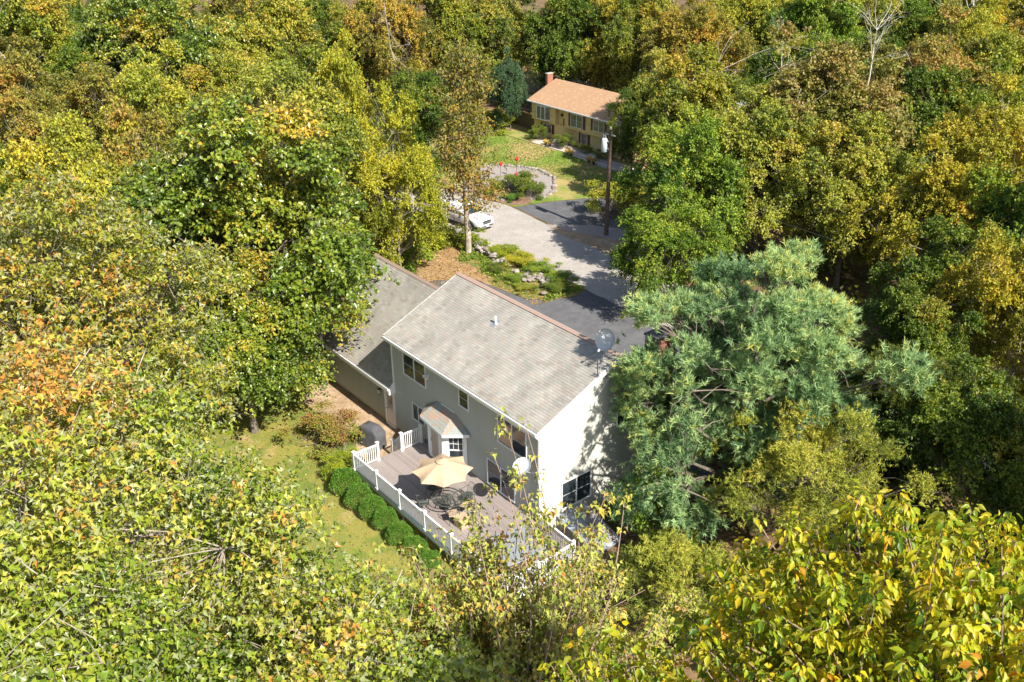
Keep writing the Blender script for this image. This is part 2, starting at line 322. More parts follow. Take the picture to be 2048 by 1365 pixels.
def rake(x, ey, ez, ry, rz, by, bz, w=0.035):
    mb = MB()
    for (ya, za, yb, zb) in ((ey, ez, ry, rz), (by, bz, ry, rz)):
        mb.hexa([(x, ya, za-0.24), (x+w, ya, za-0.24), (x+w, yb, zb-0.24), (x, yb, zb-0.24), (x, ya, za+0.012), (x+w, ya, za+0.012), (x+w, yb, zb+0.012), (x, yb, zb+0.012)])
    return mb
obj('rake_board', rake(X1+0.001, EY, EZ, RY, RZ, 9.5, 3.06), white, house); obj('rake_board', rake(X0-0.036, EY, EZ, RY, RZ, 9.5, 3.06), white, house)
obj('rake_board', rake(GX0-0.036, EY, GEZ, GRY, GRZ, 8.02, GEZ), white, house)
obj('rake_soffit', MB().hexa([(0.03, 0.0, 5.62), (X1-.004, 0.0, 5.62), (X1-.004, RY, RZ-.24), (0.03, RY, RZ-.24), (0.03, 0.0, 5.66), (X1-.004, 0.0, 5.66), (X1-.004, RY, RZ-.18), (0.03, RY, RZ-.18)]), white, house)
# inner triangle trim line of the gable
mb = MB()
for a, b in (((2.9, 5.95), (4.56, 7.62)), ((8.6, 3.62), (4.56, 7.62))):
    mb.hexa([(0.052, a[0], a[1]-.05), (0.075, a[0], a[1]-.05), (0.075, b[0], b[1]-.05), (0.052, b[0], b[1]-.05), (0.052, a[0], a[1]+.05), (0.075, a[0], a[1]+.05), (0.075, b[0], b[1]+.05), (0.052, b[0], b[1]+.05)])
obj('gable_trim', mb, white, house)
# corner boards and downspouts
obj('corner_board', MB().box(-0.10, 0.03, -0.06, 0.0, 0.24, 5.54).box(0.0, 0.06, -0.06, 0.11, 0.24, 5.54), white, house)
obj('corner_board', MB().box(-12.17, -12.06, -0.06, 0.0, GEZ-.2, 5.54), white, house)
obj('corner_board', MB().box(-19.68, -19.56, -0.06, 0.0, 0.24, gw-.25), white, house)
ds = MB().box(0.045, 0.13, -0.2, -0.11, 3.15, 5.45).tube([(0.09, -0.36, 5.68), (0.09, -0.30, 5.55), (0.09, -0.16, 5.42)], 0.045, 8).tube([(0.09, -0.15, 3.2), (0.09, -0.10, 3.02)], 0.05, 8).box(0.045, 0.12, -0.14, -0.04, 0.3, 3.05)
obj('downspout', ds, white, house)
obj('meter_box', MB().box(0.04, 0.2, -0.02, 0.30, 2.55, 3.02), white, house, bevel=0.01)

sash_m = mat('grey_sash', (0.42, 0.43, 0.43), 0.5)
def window(x0, x1, z0, z1, n=1, parent=house, muntin=False, slider=False, g=glass, rail=True, axis='y', at=0.0, sgn=-1):
    """n sashes side by side. axis 'y': in the wall y=at facing -y. axis 'x': wall x=at facing +x (x0,x1 are then y)."""
    def P(mb_boxes, name, m, par):
        mb = MB()
        for (a, b, d0, d1, c, d) in mb_boxes:
            if axis == 'y': mb.box(a, b, at-d1-.04, at-d0-.04, c, d)
            else: mb.box(at+d0+.04, at+d1+.04, a, b, c, d)
        return obj(name, mb, m, par)
    fr = P([(x0-.045, x1+.045, 0.0, .06, z1, z1+.04), (x0-.045, x1+.045, 0.0, .075, z0-.05, z0), (x0-.045, x0, 0.0, .06, z0, z1), (x1, x1+.045, 0.0, .06, z0, z1)], 'window', white, parent)
    wd = (x1-x0)/n
    if n > 1: P([(x0+wd*i-.024, x0+wd*i+.024, 0.0, .055, z0, z1) for i in range(1, n)], 'mullion', white, fr)
    for i in range(n):
        a, b = x0+wd*i+(.024 if i else 0), x0+wd*(i+1)-(.024 if i < n-1 else 0); zm = (z0+z1)/2
        P([(a, b, 0.022, .030, z0, z1)], 'pane', g, fr)
        bars = [(a, a+.02, .03, .042, z0, z1), (b-.02, b, .03, .042, z0, z1), (a, b, .03, .041, z0, z0+.02), (a, b, .03, .041, z1-.02, z1)]
        if rail: bars.append((a, b, .03, .046, zm-.012, zm+.014))
        if muntin:
            for q in (1/3, 2/3): bars.append((a+(b-a)*q-.009, a+(b-a)*q+.009, .03, .036, zm, z1))
            bars.append((a, b, .03, .0365, (zm+z1)/2-.009, (zm+z1)/2+.009))
        P(bars, 'sash', sash_m, fr)
    return fr
window(-10.92, -8.94, 4.08, 5.38, 2)
window(-5.98, -5.27, 4.42, 5.36, 1)
w3 = window(-2.93, -0.92, 3.86, 5.24, 2)
# open sash of the right window showing the lit room: blind cords and a beige interior
room = mat('beige_room', (0.50, 0.36, 0.24), 0.9, (0.40, 0.28, 0.18), 1.0)
obj('interior_wall', MB().box(-2.88, -1.97, -0.078, -0.0705, 4.62, 4.98).box(-2.88, -1.97, -0.078, -0.0705, 3.92, 4.5), room, w3)
obj('blind_cord', MB().tube([(-2.78+.10*math.sin(t*.5), -0.10, 5.18-.03*t+.0*t) for t in range(14)], 0.008, 4).tube([(-2.66+.05*math.cos(t*.5), -0.10, 5.18-.028*t) for t in range(14)], 0.008, 4), white, w3)
window(-10.28, -9.26, 1.66, 2.60, 2, rail=False, g=glass_w)
window(-3.82, -1.78, 1.06, 2.44, 2)
window(1.25, 3.0, 1.06, 2.48, 2, axis='x', at=0.0)
window(4.62, 5.55, 4.24, 5.40, 1, axis='x', at=0.0)
window(6.2, 7.1, 1.1, 2.4, 1, axis='x', at=0.0)
# garage side door
dr = obj('door', MB().box(-13.02, -12.26, -0.05, -0.02, 0.14, 2.16), mat('door_beige', (0.62, 0.55, 0.50), 0.5, (0.56, 0.49, 0.44), 2), house)
obj('door_frame', MB().box(-13.16, -13.03, -0.09, 0.0, 0.08, 2.28).box(-12.25, -12.155, -0.09, 0.0, 0.08, 2.28).box(-13.03, -12.25, -0.09, 0.0, 2.17, 2.28).box(-13.03, -12.25, -0.12, 0, 0.06, 0.13), white, dr)
obj('pane', MB().box(-12.92, -12.36, -0.058, -0.051, 1.15, 2.05), glass_w, dr)
obj('door_rail', MB().box(-12.95, -12.92, -.066, -.051, 1.12, 2.08).box(-12.36, -12.33, -.066, -.051, 1.12, 2.08).box(-12.92, -12.36, -.066, -.051, 2.05, 2.08).box(-12.92, -12.36, -.066, -.051, 1.12, 1.15).box(-12.9, -12.4, -.062, -.051, .25, .95), mat('door_tan', (0.66, 0.58, 0.52), 0.5), dr)
obj('handle', MB().tube([(-12.95, -.05, 1.08), (-12.95, -.12, 1.08)], 0.03, 8), black, dr)
# coach lamp by the garage door, floodlight and outlet
lamp = obj('wall_lamp', MB().box(-13.66, -13.54, -.05, 0.0, 1.78, 2.0).box(-13.67, -13.53, -.22, -.06, 1.96, 2.0).box(-13.655, -13.545, -.2, -.08, 1.66, 1.69).tube([(-13.6, -.14, 2.0), (-13.6, -.14, 2.08)], [.05, .01], 6), black, house)
obj('lamp_glass', MB().box(-13.65, -13.55, -.195, -.085, 1.69, 1.96), mat('lamp_glass', (0.5, 0.42, 0.25), 0.2), lamp)
fl = obj('floodlight', MB().box(-8.80, -8.62, -.06, -.01, 4.72, 4.9).tube([(-8.66, -.08, 4.86), (-8.58, -.22, 4.80)], [.05, .085], 10).tube([(-8.78, -.08, 4.86), (-8.88, -.22, 4.78)], [.05, .085], 10), white, house, True)
# vent pipe through the roof
vp = obj('vent_pipe', MB().lathe([(0.055, 0), (0.055, 0.46), (0.045, 0.46), (0.045, 0.3)], 12, (-7.15, 3.1, 7.28)), white, house, True)
obj('flashing', MB().prism([(-7.33, 2.88, 7.265), (-6.97, 2.88, 7.265), (-6.97, 3.3, 7.265+.42*SL), (-7.33, 3.3, 7.265+.42*SL)], (0, 0, .022)).lathe([(0.12, 0), (0.06, .1)], 12, (-7.15, 3.1, 7.35)), steel, vp)
# fieldstone-coloured chimney on the far slope, half hidden in the pine
brick = mat('brick_red', (0.24, 0.10, 0.07), 0.9, (0.30, 0.14, 0.10), 3)
mortar = mat('mortar', (0.35, 0.31, 0.28), 0.95)
ch = obj('chimney', MB().box(0.05, 0.85, 6.2, 7.4, 0.25, 8.5), mortar, house)
bk = MB()
for r in range(60):
    zz = 4.4+r*0.072
    if zz > 8.4: break
    for k in range(6):
        yy = 6.2+k*0.2+(r % 2)*0.1
        bk.box(0.845, 0.862, yy+.005, min(yy+0.19, 7.4), zz, zz+0.06)
    for k in range(4):
        xx = 0.05+k*0.2+(r % 2)*0.1; bk.box(xx, min(xx+0.19, .85), 6.184, 6.201, zz, zz+0.06)
o = obj('brick', bk, brick, ch); o['kind'] = 'stuff'
obj('chimney_cap', MB().box(0.0, 0.9, 6.14, 7.46, 8.5, 8.58), mat('dark_concrete', (.10, .09, .085), .9), ch)  # cap in a plain dark concrete colour

# bay bump-out with door and small window
BA = Vector((-8.75, -0.02, 0)); BB = Vector((-8.05, -0.62, 0)); BC = Vector((-6.35, -0.86, 0)); BD = Vector((-5.52, -0.02, 0))
bay = obj('bay', MB().prism([(p.x, p.y, 0.8) for p in (BA, BB, BC, BD)], (0, 0, 2.2)), siding, house)
def on_face(a, b, name, m, boxes, parent):
    """boxes (s0,s1,d0,d1,z0,z1) along the vertical face a->b, d outward"""
    t = (b-a); L = t.length; t = t/L; nn = Vector((t.y, -t.x, 0)); mb = MB()
    for s0, s1, d0, d1, z0, z1 in boxes:
        P = lambda s, d, zz: a+t*s+nn*d+Vector((0, 0, zz))
        mb.hexa([P(s0, d1, z0), P(s1, d1, z0), P(s1, d0, z0), P(s0, d0, z0), P(s0, d1, z1), P(s1, d1, z1), P(s1, d0, z1), P(s0, d0, z1)])
    return obj(name, mb, m, parent)
L1 = (BC-BB).length; L2 = (BD-BC).length
dd = on_face(BB, BC, 'door', mat('storm_door_panel', (0.40, 0.32, 0.26), 0.4, (0.30, 0.24, 0.2), 3), [(0.36, 1.32, 0.01, 0.04, 0.92, 2.86)], house)
on_face(BB, BC, 'door_frame', white, [(0.02, 0.22, 0.0, .05, .86, 3.0), (0.22, 0.36, 0.0, .09, .86, 3.0), (1.32, L1, 0.0, .09, .86, 3.0), (0.36, 1.32, 0.0, .085, 2.87, 3.0), (0.36, .45, .04, .07, .9, 2.86), (1.24, 1.32, .04, .07, .9, 2.86), (.45, 1.24, .04, .07, .9, 1.02)], dd)
on_face(BB, BC, 'handle', steel, [(.46, .5, .07, .12, 1.85, 2.0)], dd)
wf = on_face(BC, BD, 'window', white, [(0.0, 0.24, 0, .06, .86, 3.0), (L2-.20, L2-.02, 0, .06, .86, 3.0), (.24, L2-.20, 0, .062, 2.74, 3.0), (.24, L2-.20, 0, .062, .86, 1.28)], house)
on_face(BC, BD, 'pane', glass, [(.24, L2-.20, 0.01, .02, 1.28, 2.74)], wf)
on_face(BC, BD, 'sash', white, [(.24, L2-.20, .02, .045, 1.97, 2.03), (.24, .28, .02, .04, 1.28, 2.74), (L2-.24, L2-.20, .02, .04, 1.28, 2.74), (.24, L2-.2, .02, .035, 2.35, 2.37)]+[(.24+(L2-.44)*q-.01, .24+(L2-.44)*q+.01, .02, .034, 2.0, 2.74) for q in (1/3, 2/3)], wf)
# bay roof: hip planes up to the wall
ez = 3.08
r0, r1 = Vector((-7.95, -0.02, 3.72)), Vector((-6.55, -0.02, 3.72))
e0, e1, e2, e3 = Vector((-9.0, -0.02, ez)), Vector((-8.25, -0.92, ez)), Vector((-6.05, -1.12, ez)), Vector((-5.22, -0.10, ez))
bsh = [mat('bay_shingle_a', (0.36, 0.27, 0.21), 0.9, (0.28, 0.24, 0.2), 14), mat('bay_shingle_b', (0.30, 0.31, 0.28), 0.9, (0.24, 0.26, 0.24), 14), mat('bay_shingle_c', (0.42, 0.28, 0.2), 0.9, (0.34, 0.24, 0.18), 14)]
br = obj('bay_roof', MB().add([e0, e1, e2, e3, r0, r1], [(0, 1, 4), (1, 2, 5, 4), (2, 3, 5), (0, 3, 2, 1)]), bsh[1], house)
tri = MB()
def shingle_plane(a, b, c, d, rows=6, cols=7):  # a,b eave; d,c top
    nrm = (b-a).cross(d-a).normalized()
    for r in range(rows):
        for k in range(cols+1):
            s0, s1 = (k-(r % 2)*.5)/cols, (k+1-(r % 2)*.5)/cols; s0, s1 = max(0, s0), min(1, s1)
            if s1-s0 < .02: continue
            v0, v1 = r/rows, (r+1)/rows
            F = lambda s, v: a.lerp(b, s).lerp(d.lerp(c, s), v)
            g_ = .004/max(.1, (b-a).length)
            tri.hexa([F(s0+g_, v0)+nrm*.004, F(s1-g_, v0)+nrm*.004, F(s1-g_, v1)+nrm*.002, F(s0+g_, v1)+nrm*.002, F(s0+g_, v0)+nrm*.022, F(s1-g_, v0)+nrm*.022, F(s1-g_, v1)+nrm*.008, F(s0+g_, v1)+nrm*.008], rs.choice((0, 1, 1, 2)))
shingle_plane(e1, e2, r1, r0, 7, 8); shingle_plane(e2, e3, r1+Vector((.002, 0, 0)), r1, 7, 5); shingle_plane(e0, e1, r0, r0-Vector((.002, 0, 0)), 7, 4)
o = obj('shingle_field', tri, bsh, br); o['kind'] = 'stuff'
tr_ = MB()
for a, b in ((e0, e1), (e1, e2), (e2, e3)):
    t = (b-a).normalized(); nn = Vector((t.y, -t.x, 0))
    tr_.hexa([a+nn*.03-Vector((0, 0, .16)), b+nn*.03-Vector((0, 0, .16)), b-nn*.0-Vector((0, 0, .16)), a-nn*.0-Vector((0, 0, .16)), a+nn*.03-Vector((0, 0, .003)), b+nn*.03-Vector((0, 0, .003)), b-Vector((0, 0, .003)), a-Vector((0, 0, .003))])
tr_.prism([e0-Vector((0, 0, .1)), e1-Vector((0, 0, .1)), e2-Vector((0, 0, .1)), e3-Vector((0, 0, .1))], (0, 0, .06))
obj('bay_fascia', tr_, white, br)
obj('flashing', MB().box(-7.6, -6.5, -.07, -.02, 3.7, 3.77), white, br)

# ------------------------------------------------------------------ deck
deck = thing('deck', 'raised composite deck with white balustrade behind the grey house', 'deck')
comp = [mat('composite_%d' % i, c, 0.7, tuple(x*.9 for x in c), 3, bump=.05) for i, c in enumerate(((0.275, 0.235, 0.215), (0.255, 0.215, 0.195), (0.295, 0.25, 0.23)))]
DX0, DX1, DY0 = -9.25, 3.05, -4.35
y = DY0; k = 0
bms = [MB().box(0, 1, 0, 0.138, -0.028, 0.0).mesh('deck_board', m) for m in comp]
while y < -0.14:
    xe = DX1 - max(0, (-3.9-y))*.6
    o = link('deck_board', rs.choice(bms), deck); o.location = (DX0+.15, y, 0.87); o.scale = (xe-DX0-.15, 1, 1); y += 0.145
o = link('deck_board', bms[0], deck); o.location = (DX0+.145, DY0, 0.872); o.rotation_euler = (0, 0, math.pi/2); o.scale = (-DY0-.02, 1, 1)
obj('deck_skirt', MB().box(DX0, DX1, DY0, DY0+.035, .55, .84).box(DX0, DX0+.035, DY0+.036, -0.05, .55, .84).box(DX1-.035, DX1, DY0+.036, -0.05, .55, .84), white, deck)
sup = MB()
for i in range(7):
    for yy in (DY0+.15, -2.2): sup.box(DX0+.2+i*1.95, DX0+.33+i*1.95, yy, yy+.13, 0, .83)
sup.box(DX0+.1, DX1-.1, DY0+.2, DY0+.28, .62, .835).box(DX0+.1, DX1-.1, -2.18, -2.1, .62, .835)
obj('deck_support', sup, mat('treated_wood', (0.25, 0.19, 0.13), 0.9, (0.2, 0.15, 0.1), 3), deck)
post_me = MB().box(-.062, .062, -.062, .062, 0, 1.04).box(-.082, .082, -.082, .082, 0, .09).mesh('post', white)
cap_me = MB().box(-.085, .085, -.085, .085, 1.04, 1.065).add([(-.085, -.085, 1.066), (.085, -.085, 1.066), (.085, .085, 1.066), (-.085, .085, 1.066), (0, 0, 1.12)], [(0, 1, 4), (1, 2, 4), (2, 3, 4), (3, 0, 4), (0, 3, 2, 1)]).mesh('cap', white)
bal_me = MB().box(-.017, .017, -.017, .017, .09, .90).mesh('baluster', white)
def post(x, y, z=.87):
    p = link('post', post_me, deck); p.location = (x, y, z); c = link('cap', cap_me, p)
def railing(x0, y0, x1, y1, z=.87):
    L = math.hypot(x1-x0, y1-y0); a = math.atan2(y1-y0, x1-x0)
    r_ = obj('rail', MB().box(.05, L-.05, -.045, .045, .90, .94).box(.05, L-.05, -.022, .022, .87, .905).box(.05, L-.05, -.022, .022, .06, .10), white, deck)
    r_.location = (x0, y0, z); r_.rotation_euler = (0, 0, a); n = max(2, round((L-.15)/.118))
    for i in range(n):
        s = .09+(L-.18)*(i+.5)/n; b = link('baluster', bal_me, deck); b.location = (x0+math.cos(a)*s, y0+math.sin(a)*s, z); b.rotation_euler = (0, 0, a)
yf = DY0-.02
px = [-9.1, -6.98, -4.94, -2.86, -.8, 1.25, 2.72]
path = [(x, yf) for x in px]+[(3.1, -4.0), (3.02, -2.7), (2.95, -.62)]
for p in path[:-3]+[path[-2], path[-1]]: post(*p)
post(*path[-3])
for p, q in zip(path[:-1], path[1:]): railing(*p, *q)
post(.62, -.52); railing(.62, -.52, 2.95, -.62)
post(-9.1, -3.02); railing(-9.1, yf, -9.1, -3.02)
post(-9.1, -1.62); post(-9.1, -.42); railing(-9.1, -1.62, -9.1, -.42)
# steps with their own short sloping rails
for i, (zz, xx) in enumerate(((.62, -9.42), (.36, -9.72), (.12, -10.02))):
    obj('step', MB().box(xx-.02, xx+.32, -2.95, -1.68, zz-.04, zz).box(xx+.26, xx+.30, -2.95, -1.68, zz-.2, zz-.045), comp[0], deck)
for yy in (-3.02, -1.62):
    post(-10.0, yy, .04)
    sr = MB().hexa([(-9.95, yy-.03, .9), (-9.15, yy-.03, 1.70), (-9.15, yy+.03, 1.70), (-9.95, yy+.03, .9), (-9.95, yy-.03, .96), (-9.15, yy-.03, 1.76), (-9.15, yy+.03, 1.76), (-9.95, yy+.03, .96)])
    for i in range(6):
        xx = -9.88+i*.13; zb = .9+(xx+9.95)*1.0; sr.box(xx-.016, xx+.016, yy-.016, yy+.016, zb-.75, zb+.02)
    obj('stair_rail', sr, white, deck)

# ------------------------------------------------------------------ things on and by the deck
# hot tub with a two-piece grey cover
tub = thing('hot_tub', 'hot tub under a folding grey cover at the end of the deck', 'hot tub', (1.42, -2.32, .875), R_(-14))
obj('cabinet', MB().box(-1.02, 1.02, -1.02, 1.02, 0, .74), mat('tub_cabinet', (0.14, 0.11, 0.09), 0.7, (0.1, 0.08, 0.07), 3), tub, bevel=.04)
cv = mat('tub_cover', (0.25, 0.27, 0.29), 0.55, (0.21, 0.225, 0.24), 2.5, bump=.1, bscale=3)
for s in (-1, 1):
    x0, x1 = (.015, 1.08) if s > 0 else (-1.08, -.015)
    obj('cover', MB().hexa([(x0, -1.08, .75), (x1, -1.08, .75), (x1, 1.08, .75), (x0, 1.08, .75), (x0, -1.08, .83 if s > 0 else .81), (x1, -1.08, .81 if s > 0 else .83), (x1, 1.08, .81 if s > 0 else .83), (x0, 1.08, .83 if s > 0 else .81)]), cv, tub, bevel=.02)
obj('strap', MB().box(.35, .41, -1.095, -1.083, .4, .8).box(-.6, -.54, -1.095, -1.083, .4, .8), black, tub)
tag(obj('deck_bucket', MB().lathe([(.12, 0), (.15, .3), (.16, .31), (.14, .31), (.11, .03)], 14, (1.2, -3.95, .875)), mat('bucket_grey', (0.12, 0.14, 0.16), .5)), 'small dark bucket on the deck corner beside the hot tub', 'bucket')
# umbrella
um = thing('patio_umbrella', 'open tan scalloped patio umbrella over the deck table', 'umbrella', (-3.72, -2.72, .875))
canvas = mat('tan_canvas', (0.50, 0.355, 0.225), 0.85, (0.46, 0.325, 0.205), 2)
RU = 1.42; vs = [(0, 0, 2.62)]; fs = []; N = 8; SUB = 6; RG = 5
for i in range(1, RG+1):
    for k in range(N*SUB):
        a = 2*math.pi*k/(N*SUB)+.22; ph = (k % SUB)/SUB; sag = math.sin(ph*math.pi)
        q = i/RG; r_ = RU*q*(1-.19*sag*q*q); zz = 2.62-.52*q**1.15-.05*sag*q*(1.0)
        vs.append((r_*math.cos(a), r_*math.sin(a), zz))
NS = N*SUB
fs += [(0, 1+k, 1+(k+1) % NS) for k in range(NS)]
for i in range(RG-1):
    fs += [(1+i*NS+k, 1+(i+1)*NS+k, 1+(i+1)*NS+(k+1) % NS, 1+i*NS+(k+1) % NS) for k in range(NS)]
obj('canopy', MB().add(vs, fs), canvas, um)
obj('vent', MB().add([(0, 0, 2.72)]+[(.30*math.cos(2*math.pi*k/16), .30*math.sin(2*math.pi*k/16), 2.58) for k in range(16)], [(0, 1+k, 1+(k+1) % 16) for k in range(16)]), canvas, um)
obj('pole', MB().tube([(0, 0, 0), (0, 0, 2.72)], .02, 8).tube([(0, 0, 2.72), (0, 0, 2.8)], [.03, .01], 8), mat('umbrella_pole', (.16, .11, .08), .5), um)
for k in range(8):
    a = 2*math.pi*k/8+.22
    obj('rib', MB().tube([(.03*math.cos(a), .03*math.sin(a), 2.55), (.7*math.cos(a), .7*math.sin(a), 2.36), (RU*.98*math.cos(a), RU*.98*math.sin(a), 2.07)], .007, 4), MATS['umbrella_pole'], um)
obj('base', MB().lathe([(.25, 0), (.24, .05), (.06, .09), (.04, .3)], 16), black, um)
# oval wrought-iron table
tb = thing('patio_table', 'oval dark wrought iron table under the umbrella', 'table', (-3.45, -2.70, .875), .1)
iron = mat('green_black_iron', (0.045, 0.055, 0.05), .4, (0.07, 0.08, 0.07), 9)
top = MB(); SG = 28
for a_, b_ in ((.72, .66), (.5, .46), (.26, .22)):
    vsx = []
    for rr, zz in ((a_, .70), (b_, .70), (b_, .725), (a_, .725)):
        vsx += [(1.2*rr/.72*math.cos(2*math.pi*k/SG)*.72, rr*math.sin(2*math.pi*k/SG), zz) for k in range(SG)]
    top.add(vsx, [(j*SG+k, j*SG+(k+1) % SG, ((j+1) % 4)*SG+(k+1) % SG, ((j+1) % 4)*SG+k) for j in range(4) for k in range(SG)])
for k in range(40):
    a = 2*math.pi*k/40; top.tube([(.05*math.cos(a), .05*math.sin(a), .708), (1.14*.72*math.cos(a+.12)*.98, .69*math.sin(a+.12), .708)], .009, 3, False)
obj('table_top', top, iron, tb)
for sx in (-1, 1):
    for sy in (-1, 1):
        obj('leg', MB().tube([(.18*sx, .14*sy, .70), (.28*sx, .2*sy, .4), (.5*sx, .38*sy, .02)], .018, 6), iron, tb)
obj('hub', MB().tube([(0, 0, .03), (0, 0, .7)], .03, 8), iron, tb)
chair0 = None
def chair(label, loc, rz, cushion=False):
    t = thing('patio_chair', label, 'chair', loc, rz, 'wrought iron chairs around the deck table')
    se = MB().lathe([(.24, .42), (.25, .43), (.24, .44)], 14)
    for k in range(7): se.box(-.22+k*.07, -.205+k*.07, -.2, .2, .425, .447)
    obj('seat', se, iron, t)
    if cushion: obj('cushion', MB().box(-.23, .23, -.22, .22, .45, .52), canvas, t, bevel=.02)
    bk = MB().tube([(-.24, .2, .43), (-.25, .27, .75), (-.15, .31, .93), (0, .32, .97), (.15, .31, .93), (.25, .27, .75), (.24, .2, .43)], .014, 5)
    for k in range(5):
        x = -.16+k*.08; bk.tube([(x, .21, .44), (x*.9+.02, .25, .6), (x*1.1-.01, .28, .75), (x*.8, .31, .93-abs(x)*.3)], .008, 4)
    bk.tube([(-.24, .255, .62), (.24, .255, .62)], .008, 4); obj('backrest', bk, iron, t)
    for s in (-1, 1):
        obj('armrest', MB().tube([(.25*s, .26, .7), (.30*s, .05, .68), (.29*s, -.18, .66), (.25*s, -.2, .44)], .014, 5), iron, t)
        obj('leg', MB().tube([(.2*s, -.19, .43), (.25*s, -.24, .0)], .014, 5), iron, t)
        obj('leg', MB().tube([(.2*s, .19, .43), (.24*s, .27, .0)], .014, 5), iron, t)
    return t
zf = .875
chair('iron chair with its back to the railing, at the left side of the deck table', (-4.15, -3.62, zf), R_(160))
chair('iron chair with tan cushion at the near end of the deck table', (-2.55, -3.05, zf), R_(250), True)
chair('iron chair under the umbrella between table and steps', (-4.85, -2.62, zf), R_(88))
chair('iron chair on the house side of the deck table', (-3.35, -1.62, zf), R_(5))
chair('second iron chair with tan cushion, nearer the hot tub', (-2.75, -2.2, zf), R_(-60), True)
tag(obj('patio_heater_box', MB().box(-2.35, -1.75, -3.15, -2.6, .875, 1.30).box(-2.38, -1.72, -3.18, -2.57, 1.30, 1.34), mat('storage_tan', (.46, .33, .22), .8, (.4, .28, .18), 3), bevel=.01), 'tan wooden side box on the deck past the table', 'box')
# grill under grey cover
gr = thing('covered_grill', 'barbecue grill under a dark grey fabric cover beside the deck steps', 'grill', (-11.75, -1.85, 0), R_(14))
gcm = mat('grill_cover', (0.062, 0.062, 0.070), 0.8, (0.085, 0.085, 0.093), 3, bump=.2, bscale=4)
lv = []; 
for (hx, hy, zz) in ((.76, .40, .04), (.75, .39, .5), (.75, .38, .92), (.60, .36, 1.06), (.44, .33, 1.19), (.40, .24, 1.24)):
    ring = []
    for k in range(32):
        a = 2*math.pi*(k+.5)/32; ca, sa = math.cos(a), math.sin(a)
        e_ = .22; x = hx*math.copysign(abs(ca)**e_, ca); yv = hy*math.copysign(abs(sa)**e_, sa)
        fold = 1+.035*math.sin(k*2.9+zz*2)*(1.2-zz)*1.0
        ring.append((x*fold, yv*fold, zz+.015*math.sin(k*1.7)*(zz < .1)))
    lv.append(ring)
vs = [p for r in lv for p in r]+[(0, 0, 1.27)]; fs = [(i*32+k, i*32+(k+1) % 32, (i+1)*32+(k+1) % 32, (i+1)*32+k) for i in range(5) for k in range(32)]+[(5*32+k, 5*32+(k+1) % 32, 192) for k in range(32)]
obj('cover', MB().add(vs, fs), gcm, gr, True)
obj('tag', MB().box(-.08, .08, -.345, -.335, 1.0, 1.06).hexa([(-.09, -.34, 1.10), (.09, -.34, 1.10), (.09, -.28, 1.17), (-.09, -.28, 1.17), (-.09, -.345, 1.115), (.09, -.345, 1.115), (.09, -.285, 1.185), (-.09, -.285, 1.185)]), white, gr)
for sx in (-1, 1):
    for sy in (-1, 1): obj('wheel', MB().lathe([(.05, -.02), (.05, .02)], 10, (.6*sx, .28*sy, .05)), black, gr)
# trash can
tc_ = thing('trash_can', 'grey trash can with dark lid at the garage corner', 'trash can', (-19.25, -.62, 0))
obj('bin', MB().lathe([(.22, 0), (.28, .78), (.30, .79), (.30, .83), (.27, .83)], 20), mat('bin_grey', (.36, .40, .45), .5, (.3, .34, .38), 3), tc_, True)
obj('lid', MB().lathe([(.31, .83), (.31, .87), (.2, .93), (.06, .96), (.05, 1.0)], 20), mat('bin_lid', (.05, .055, .065), .5), tc_, True)
for s in (-1, 1): obj('handle', MB().box(.29*s-.03, .29*s+.03, -.06, .06, .62, .68), MATS['bin_lid'], tc_)
# cellar bulkhead
bh = thing('cellar_bulkhead', 'sloping grey steel cellar bulkhead beside the end wall of the grey house', 'cellar door', (0, 0, 0))
obj('side', MB().prism([(0.02, .95, 0), (2.55, .95, 0), (2.55, .95, .12), (0.02, .95, .78)], (0, .03, 0)).prism([(0.02, 2.62, 0), (2.55, 2.62, 0), (2.55, 2.62, .12), (0.02, 2.62, .78)], (0, .03, 0)).box(2.52, 2.58, .95, 2.65, 0, .11), mat('bulkhead_side', (.20, .22, .23), .6), bh)
bhm = mat('bulkhead_paint', (.33, .37, .40), .55, [(.30, .34, .37), (.26, .30, .33)], 3)
bhr = mat('rusted_paint', (.33, .37, .40), .6, [(.31, .34, .36), (.28, .10, .05)], 4.0, detail=8)
for (y0, y1, m, l) in ((.93, 1.78, bhm, None), (1.80, 2.67, bhr, 'rust stained bulkhead door')):
    d_ = obj('door', MB().slab([(0.02, y0, .79), (2.62, y0, .115), (2.62, y1, .115), (0.02, y1, .79)], .03), m, bh)
    if l: d_['label'] = l
    obj('rim', MB().slab([(0.02, y0, .822), (2.62, y0, .147), (2.62, y0+.04, .147), (0.02, y0+.04, .822)], .02).slab([(0.02, y1-.04, .822), (2.62, y1-.04, .147), (2.62, y1, .147), (0.02, y1, .822)], .02), bhm, d_)
